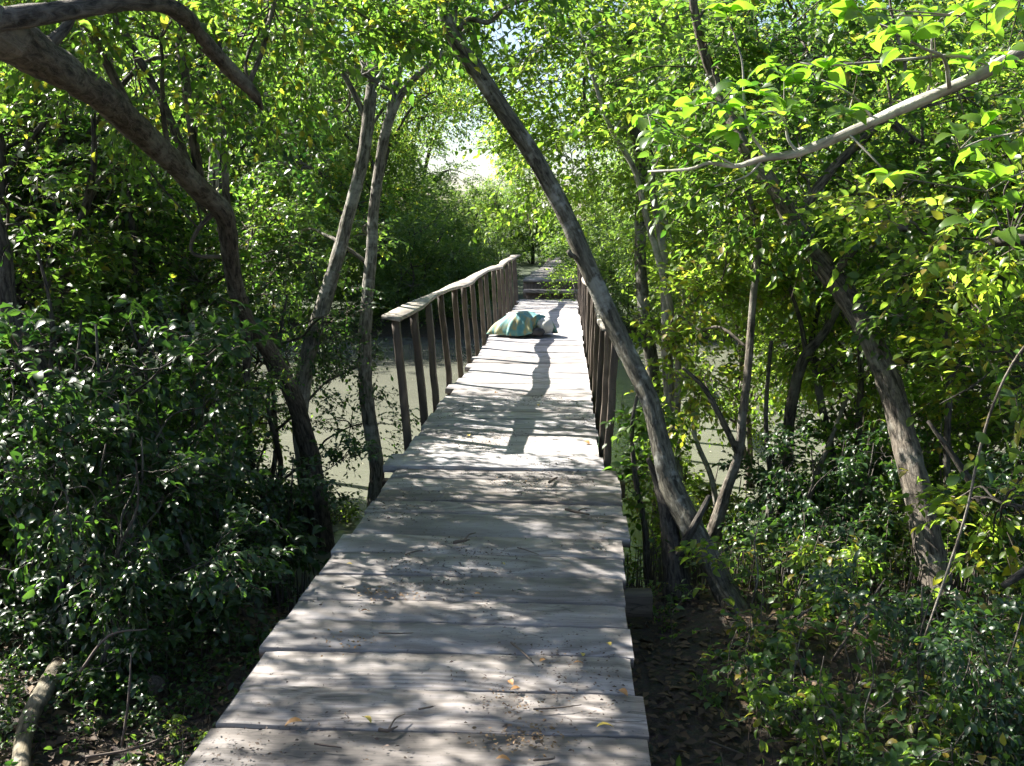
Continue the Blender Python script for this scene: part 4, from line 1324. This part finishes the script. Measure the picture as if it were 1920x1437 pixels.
# creeping ground cover: left patch (round leaves), right undergrowth
def cover(name, label, n, x0, x1, y0, y1, hmax, ls, T, mat, seed, dens=None, nl=7, L=.2):
    gg = np.random.default_rng(seed)
    x = gg.uniform(x0, x1, n); y = gg.uniform(y0, y1, n)
    nz = np.sin(x * 3.1 + 1) * np.cos(y * 2.7) + .5 * np.sin(x * 7 + y * 5)
    k = nz + gg.uniform(-.8, .8, n) > -.35
    if dens: k &= gg.uniform(0, 1, n) < dens(x, y)
    x, y = x[k], y[k]
    z = ground_z(x, y)
    k = z > -.93
    x, y, z = x[k], y[k], z[k]
    h = hmax * gg.uniform(.05, 1, len(x)) ** 1.3
    f = Foliage(seed)
    p0 = np.stack([x, y, z + h * .25], -1)
    d = gg.normal(0, .9, (len(x), 3)) + [0, 0, .5]
    f.sprays(p0 + np.stack([np.zeros_like(h), np.zeros_like(h), h * .6], -1), d, L * gg.uniform(.6, 1.3, len(x)), nl, ls, T, .0018, .15)
    g0 = np.stack([x, y, z - .01], -1)
    f.twigs(g0, p0 + np.stack([np.zeros_like(h), np.zeros_like(h), h * .6], -1), np.full(len(x), .0025))
    return tag(obj(name, f.mesh(name, mat)), label, 'ground cover', None, 'stuff')


cover('creeping_plants', 'low round leaved creepers over the litter at the lower left', 1500, -2.7, -1.3, 3.3, 5.0, .08, .032, T_ROUND, M['leaf_cover'], 71, lambda x, y: np.clip((-1.25 - x) * 1.3, .1, 1), 6, .14)
cover('undergrowth', 'dense leafy undergrowth covering the bank at the lower right', 4700, .42, 4.4, 2.2, 6.6, .36, .050, T_MID, M['leaf_cover'], 72, lambda x, y: (np.hypot(x - .86, y - 5.0) > .42) * (np.hypot(x - 1.9, y - 5.0) > .25) * np.clip((x - .45) * 1.8, .2, 1) * np.clip(1.25 - .1 * y, .4, 1), 8, .22)
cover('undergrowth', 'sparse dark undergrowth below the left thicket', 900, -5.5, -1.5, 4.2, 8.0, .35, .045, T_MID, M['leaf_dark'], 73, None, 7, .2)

for i, (k, px, py, s, lb) in enumerate([
        ('plantB', 1540, 1110, .7, 'young plant with bright leaves rising highest from the right undergrowth'),
        ('plantB', 1470, 1190, .9, 'young bright plant next to the foot of the leaning bare trunk'),
        ('plant', 1500, 1300, .9, 'young round leaved plant in the shaded middle of the right undergrowth'),
        ('plant', 1700, 1330, 1.0, 'young round leaved plant below the grey dead branch'),
        ('plantB', 1545, 1420, .8, 'young bright plant at the bottom edge right of the boardwalk'),
        ('plant', 1850, 1230, 1.1, 'young round leaved plant at the right edge'),
        ('plant', 1830, 1400, 1.0, 'young round leaved plant in the bottom right corner'),
        ('plant', 1400, 1290, .7, 'small dark leaved plant close to the boardwalk on the right'),
        ('plantB', 1870, 960, 1.2, 'tall young plant lit bright at the right edge'),
        ('plant', 1240, 1130, .4, 'tiny plant on the mud just beside the boardwalk on the right'),
        ('plant', 330, 1130, .9, 'young plant in the deep shade left of the boardwalk'),
        ('plant', 150, 1050, 1.3, 'young plant catching sun below the left shrubs'),
        ('plantB', 350, 1420, .4, 'small plant touching the boardwalk at the bottom left')]):
    p = PZ(px, py + 40, -.5)
    place(k, p[0], p[1], s, i * 1.1, lb, 'plant', 'young plants on the near banks')

# aerial roots sticking up from the mud
f = Foliage(81)
x = np.concatenate([rng.uniform(1.0, 5.0, 1300), rng.uniform(-6.0, -1.6, 1100), rng.uniform(.32, 1.3, 260)]); y = np.concatenate([rng.uniform(5.4, 8.0, 1300), rng.uniform(5.2, 8.0, 1100), rng.uniform(5.8, 8.2, 260)])
z = ground_z(x, y)
hh = rng.uniform(.10, .38, len(x))
a = np.stack([x, y, z - .03], -1); b = a + np.stack([rng.normal(0, .02, len(x)), rng.normal(0, .02, len(x)), hh], -1)
f.twigs(a, b, rng.uniform(.004, .009, len(x)), 0)
tag(obj('breathing_roots', f.mesh('breathing_roots', M['root'])), 'thin upright breathing roots bristling from the mud', 'roots', None, 'stuff')

# floating specks on the river
n = 420
x = rng.uniform(-9, 9, n); y = rng.uniform(8.5, 22.5, n)
k = (rng.uniform(0, 1, n) < .35 + .5 * np.sin(x * .8 + y * .3) ** 2)
pts = np.stack([x, y, np.full(n, WZ + .012)], -1)[k]
M['float'] = plain_mat('floating_petal', (.50, .48, .38), .7, (.30, .28, .15), 20)
scatter_flat('floating_debris', 'small pale leaves and specks drifting on the river', pts, rng.uniform(.02, .05, len(pts)), M['float'], T_FAR, 62, cat='floating leaves', jit=.08)

# ------------------------------------------------------------------ litter on the deck
def deck_z(y):
    return np.where(y > 6.64, .022 + .012 * np.sin(y * .5), 0.0)


n = 17000
x = rng.uniform(-1.12, .2, n); y = 2.4 + rng.uniform(0, 1, n) ** .9 * 7.2
clm = np.sin(x * 5 + y * 2.3) + np.sin(y * 4.1 - x * 3) + .6 * np.sin(x * 11 + y * 9)
k = clm + rng.normal(0, .8, n) > 1.1
x, y = x[k], y[k]
pts = np.stack([x, y, deck_z(y) + .007], -1)
M['crumb'] = plain_mat('crumb', (.13, .09, .06), .8, (.05, .035, .03), 40)
scatter_flat('deck_crumbs', 'brown crumbs of bark and leaf scattered on the planks', pts, rng.uniform(.005, .019, len(pts)), M['crumb'], T_FAR, 63, cat='crumbs', jit=.5)

# seed pile spots
cl = []
for (px, py, nn, s) in ((980, 1385, 160, .05), (880, 1075, 0, 0), (710, 1112, 60, .045), (740, 1120, 50, .05), (640, 1205, 40, .05), (960, 1320, 40, .05), (1000, 905, 60, .12)):
    p = PZ(px, py, 0)
    q_ = rng.normal(0, 1, (nn, 2)) * [s * 1.5, s]
    cl.append(np.stack([p[0] + q_[:, 0], p[1] + q_[:, 1], np.full(nn, .008)], -1))
cl = np.vstack(cl)
M['seed'] = plain_mat('seed_husk', (.26, .17, .08), .8, (.15, .09, .05), 40)
scatter_flat('seed_husks', 'little heaps of light brown seed husks on the near planks', cl, rng.uniform(.008, .018, len(cl)), M['seed'], T_MID, 64, cat='seed husks', jit=.6)

LV = [(567, 1361, 'curled brown leaf near the bottom left of the deck', 0, .055), (680, 1352, 'green and yellow leaf near the front of the deck', 1, .045), (1118, 1372, 'upright yellow leaf near the front right of the deck', 1, .06),
      (1160, 1301, 'orange leaf on the seam at the right edge of the deck', 0, .045), (1075, 1250, 'curled orange leaf by the right side of the deck', 0, .04), (1093, 1237, 'pale round leaf by the right side of the deck', 1, .035),
      (955, 1282, 'brown leaf in the middle of the sunlit plank', 0, .035), (975, 1297, 'brown leaf just below the sunlit plank seam', 0, .035), (888, 1120, 'reddish leaf in the shaded middle planks', 0, .035),
      (980, 1113, 'small green leaf in the middle of the deck', 2, .03), (1145, 1217, 'cream leaf near the right plank end', 1, .035), (930, 1431, 'brown leaf at the bottom edge of the deck', 0, .045),
      (660, 1063, 'yellow fleck of leaf on the left of the deck', 1, .03), (693, 1153, 'red brown leaf on the left of the deck', 0, .04), (940, 1061, 'green yellow leaf fleck mid deck', 1, .025),
      (928, 742, 'brown leaf alone on the bright bridge planks', 0, .05), (1010, 764, 'yellow leaf at the shade line of the bridge', 1, .05), (880, 825, 'yellow leaf on the bridge planks at the left', 1, .05), (1095, 836, 'brown leaf heap at the right edge of the bridge', 0, .07),
      (1065, 870, 'small tan leaf where the bridge begins', 0, .04), (665, 1222, 'brown leaf by the left of the sunlit plank', 0, .035), (1012, 1247, 'tan leaf beside the forked twig', 0, .035)]
M['green_leaf'] = plain_mat('fallen_green_leaf', (.06, .17, .03), .5, (.05, .12, .02), 30)
for i, (px, py, lb, mt, s) in enumerate(LV):
    p = PZ(px, py, 0.0); p[2] = float(deck_z(p[1])) + .008 + .002
    f = Foliage(500 + i)
    a = rng.uniform(0, 6.28)
    f.put(np.zeros((1, 3)), np.array([[math.cos(a), math.sin(a), .12]]), np.array([[rng.normal(0, .3), rng.normal(0, .3), 1]]), np.array([s]), T_ROUND)
    me = f.mesh('fallen_leaf', [M['dry_leaf'], M['dry_leaf_yellow'], M['green_leaf']][mt])
    co = np.empty(len(me.vertices) * 3); me.vertices.foreach_get('co', co)
    p[2] -= min(0, co.reshape(-1, 3)[:, 2].min()) * .6
    tag(obj('fallen_leaf', me, None, tuple(p)), lb, 'fallen leaf', 'single leaves on the deck')

TW = [((1060, 955), (1105, 965), .008, 'forked grey twig near the right side of the deck'), ((958, 1205), (1000, 1243), .004, 'thin pale twig at the middle of the sunlit plank'), ((710, 1187), (775, 1187), .003, 'fine straight twig on the left planks'),
      ((785, 1330), (812, 1325), .004, 'short stub twig in the front middle of the deck'), ((710, 1368), (745, 1362), .006, 'stout short stick at the front of the deck'), ((1000, 1330), (1090, 1322), .003, 'curved fine twig near the front right'),
      ((590, 1395), (640, 1402), .004, 'crooked twig at the lower left of the deck'), ((1000, 1425), (1040, 1418), .004, 'twig at the bottom edge of the deck'), ((760, 1040), (793, 1033), .004, 'thin twig on the left shaded planks'),
      ((970, 1027), (1010, 1040), .003, 'thin twig at the centre of the shaded planks'), ((850, 1018), (880, 1012), .009, 'dark clump of twig left of centre'), ((1030, 905), (1045, 895), .009, 'small twig on the planks before the bridge')]
for i, ((ax_, ay_), (bx_, by_), r, lb) in enumerate(TW):
    a = PZ(ax_, ay_, .012 + r); b = PZ(bx_, by_, .012 + r)
    w = Wood(); mid = (a + b) / 2 + rng.normal(0, .012, 3) * [1, 1, .3]; mid[2] = abs(mid[2] - .012) + .012
    w.tube([[*a, r], [*mid, r * .9], [*b, r * .5]], sides=6, sub=4, rough=.12)
    if i in (0, 4, 10):
        w.tube([[*mid, r * .7], [*(mid + (b - a) * .25 + np.array([0, .05, .012])), r * .5], [*(mid + (b - a) * .5 + np.array([.01, .09, .006])), r * .3]], sides=6, rough=.1)
    me = w.mesh('twig', M['twig']); me.transform(Matrix.Translation(-Vector(a)))
    tag(obj('twig', me, None, tuple(a)), lb, 'twig', 'twigs lying on the deck')

for k in protos:
    if k not in used:
        o = protos[k]
        for c in list(o.children): bpy.data.objects.remove(c)
        bpy.data.objects.remove(o)
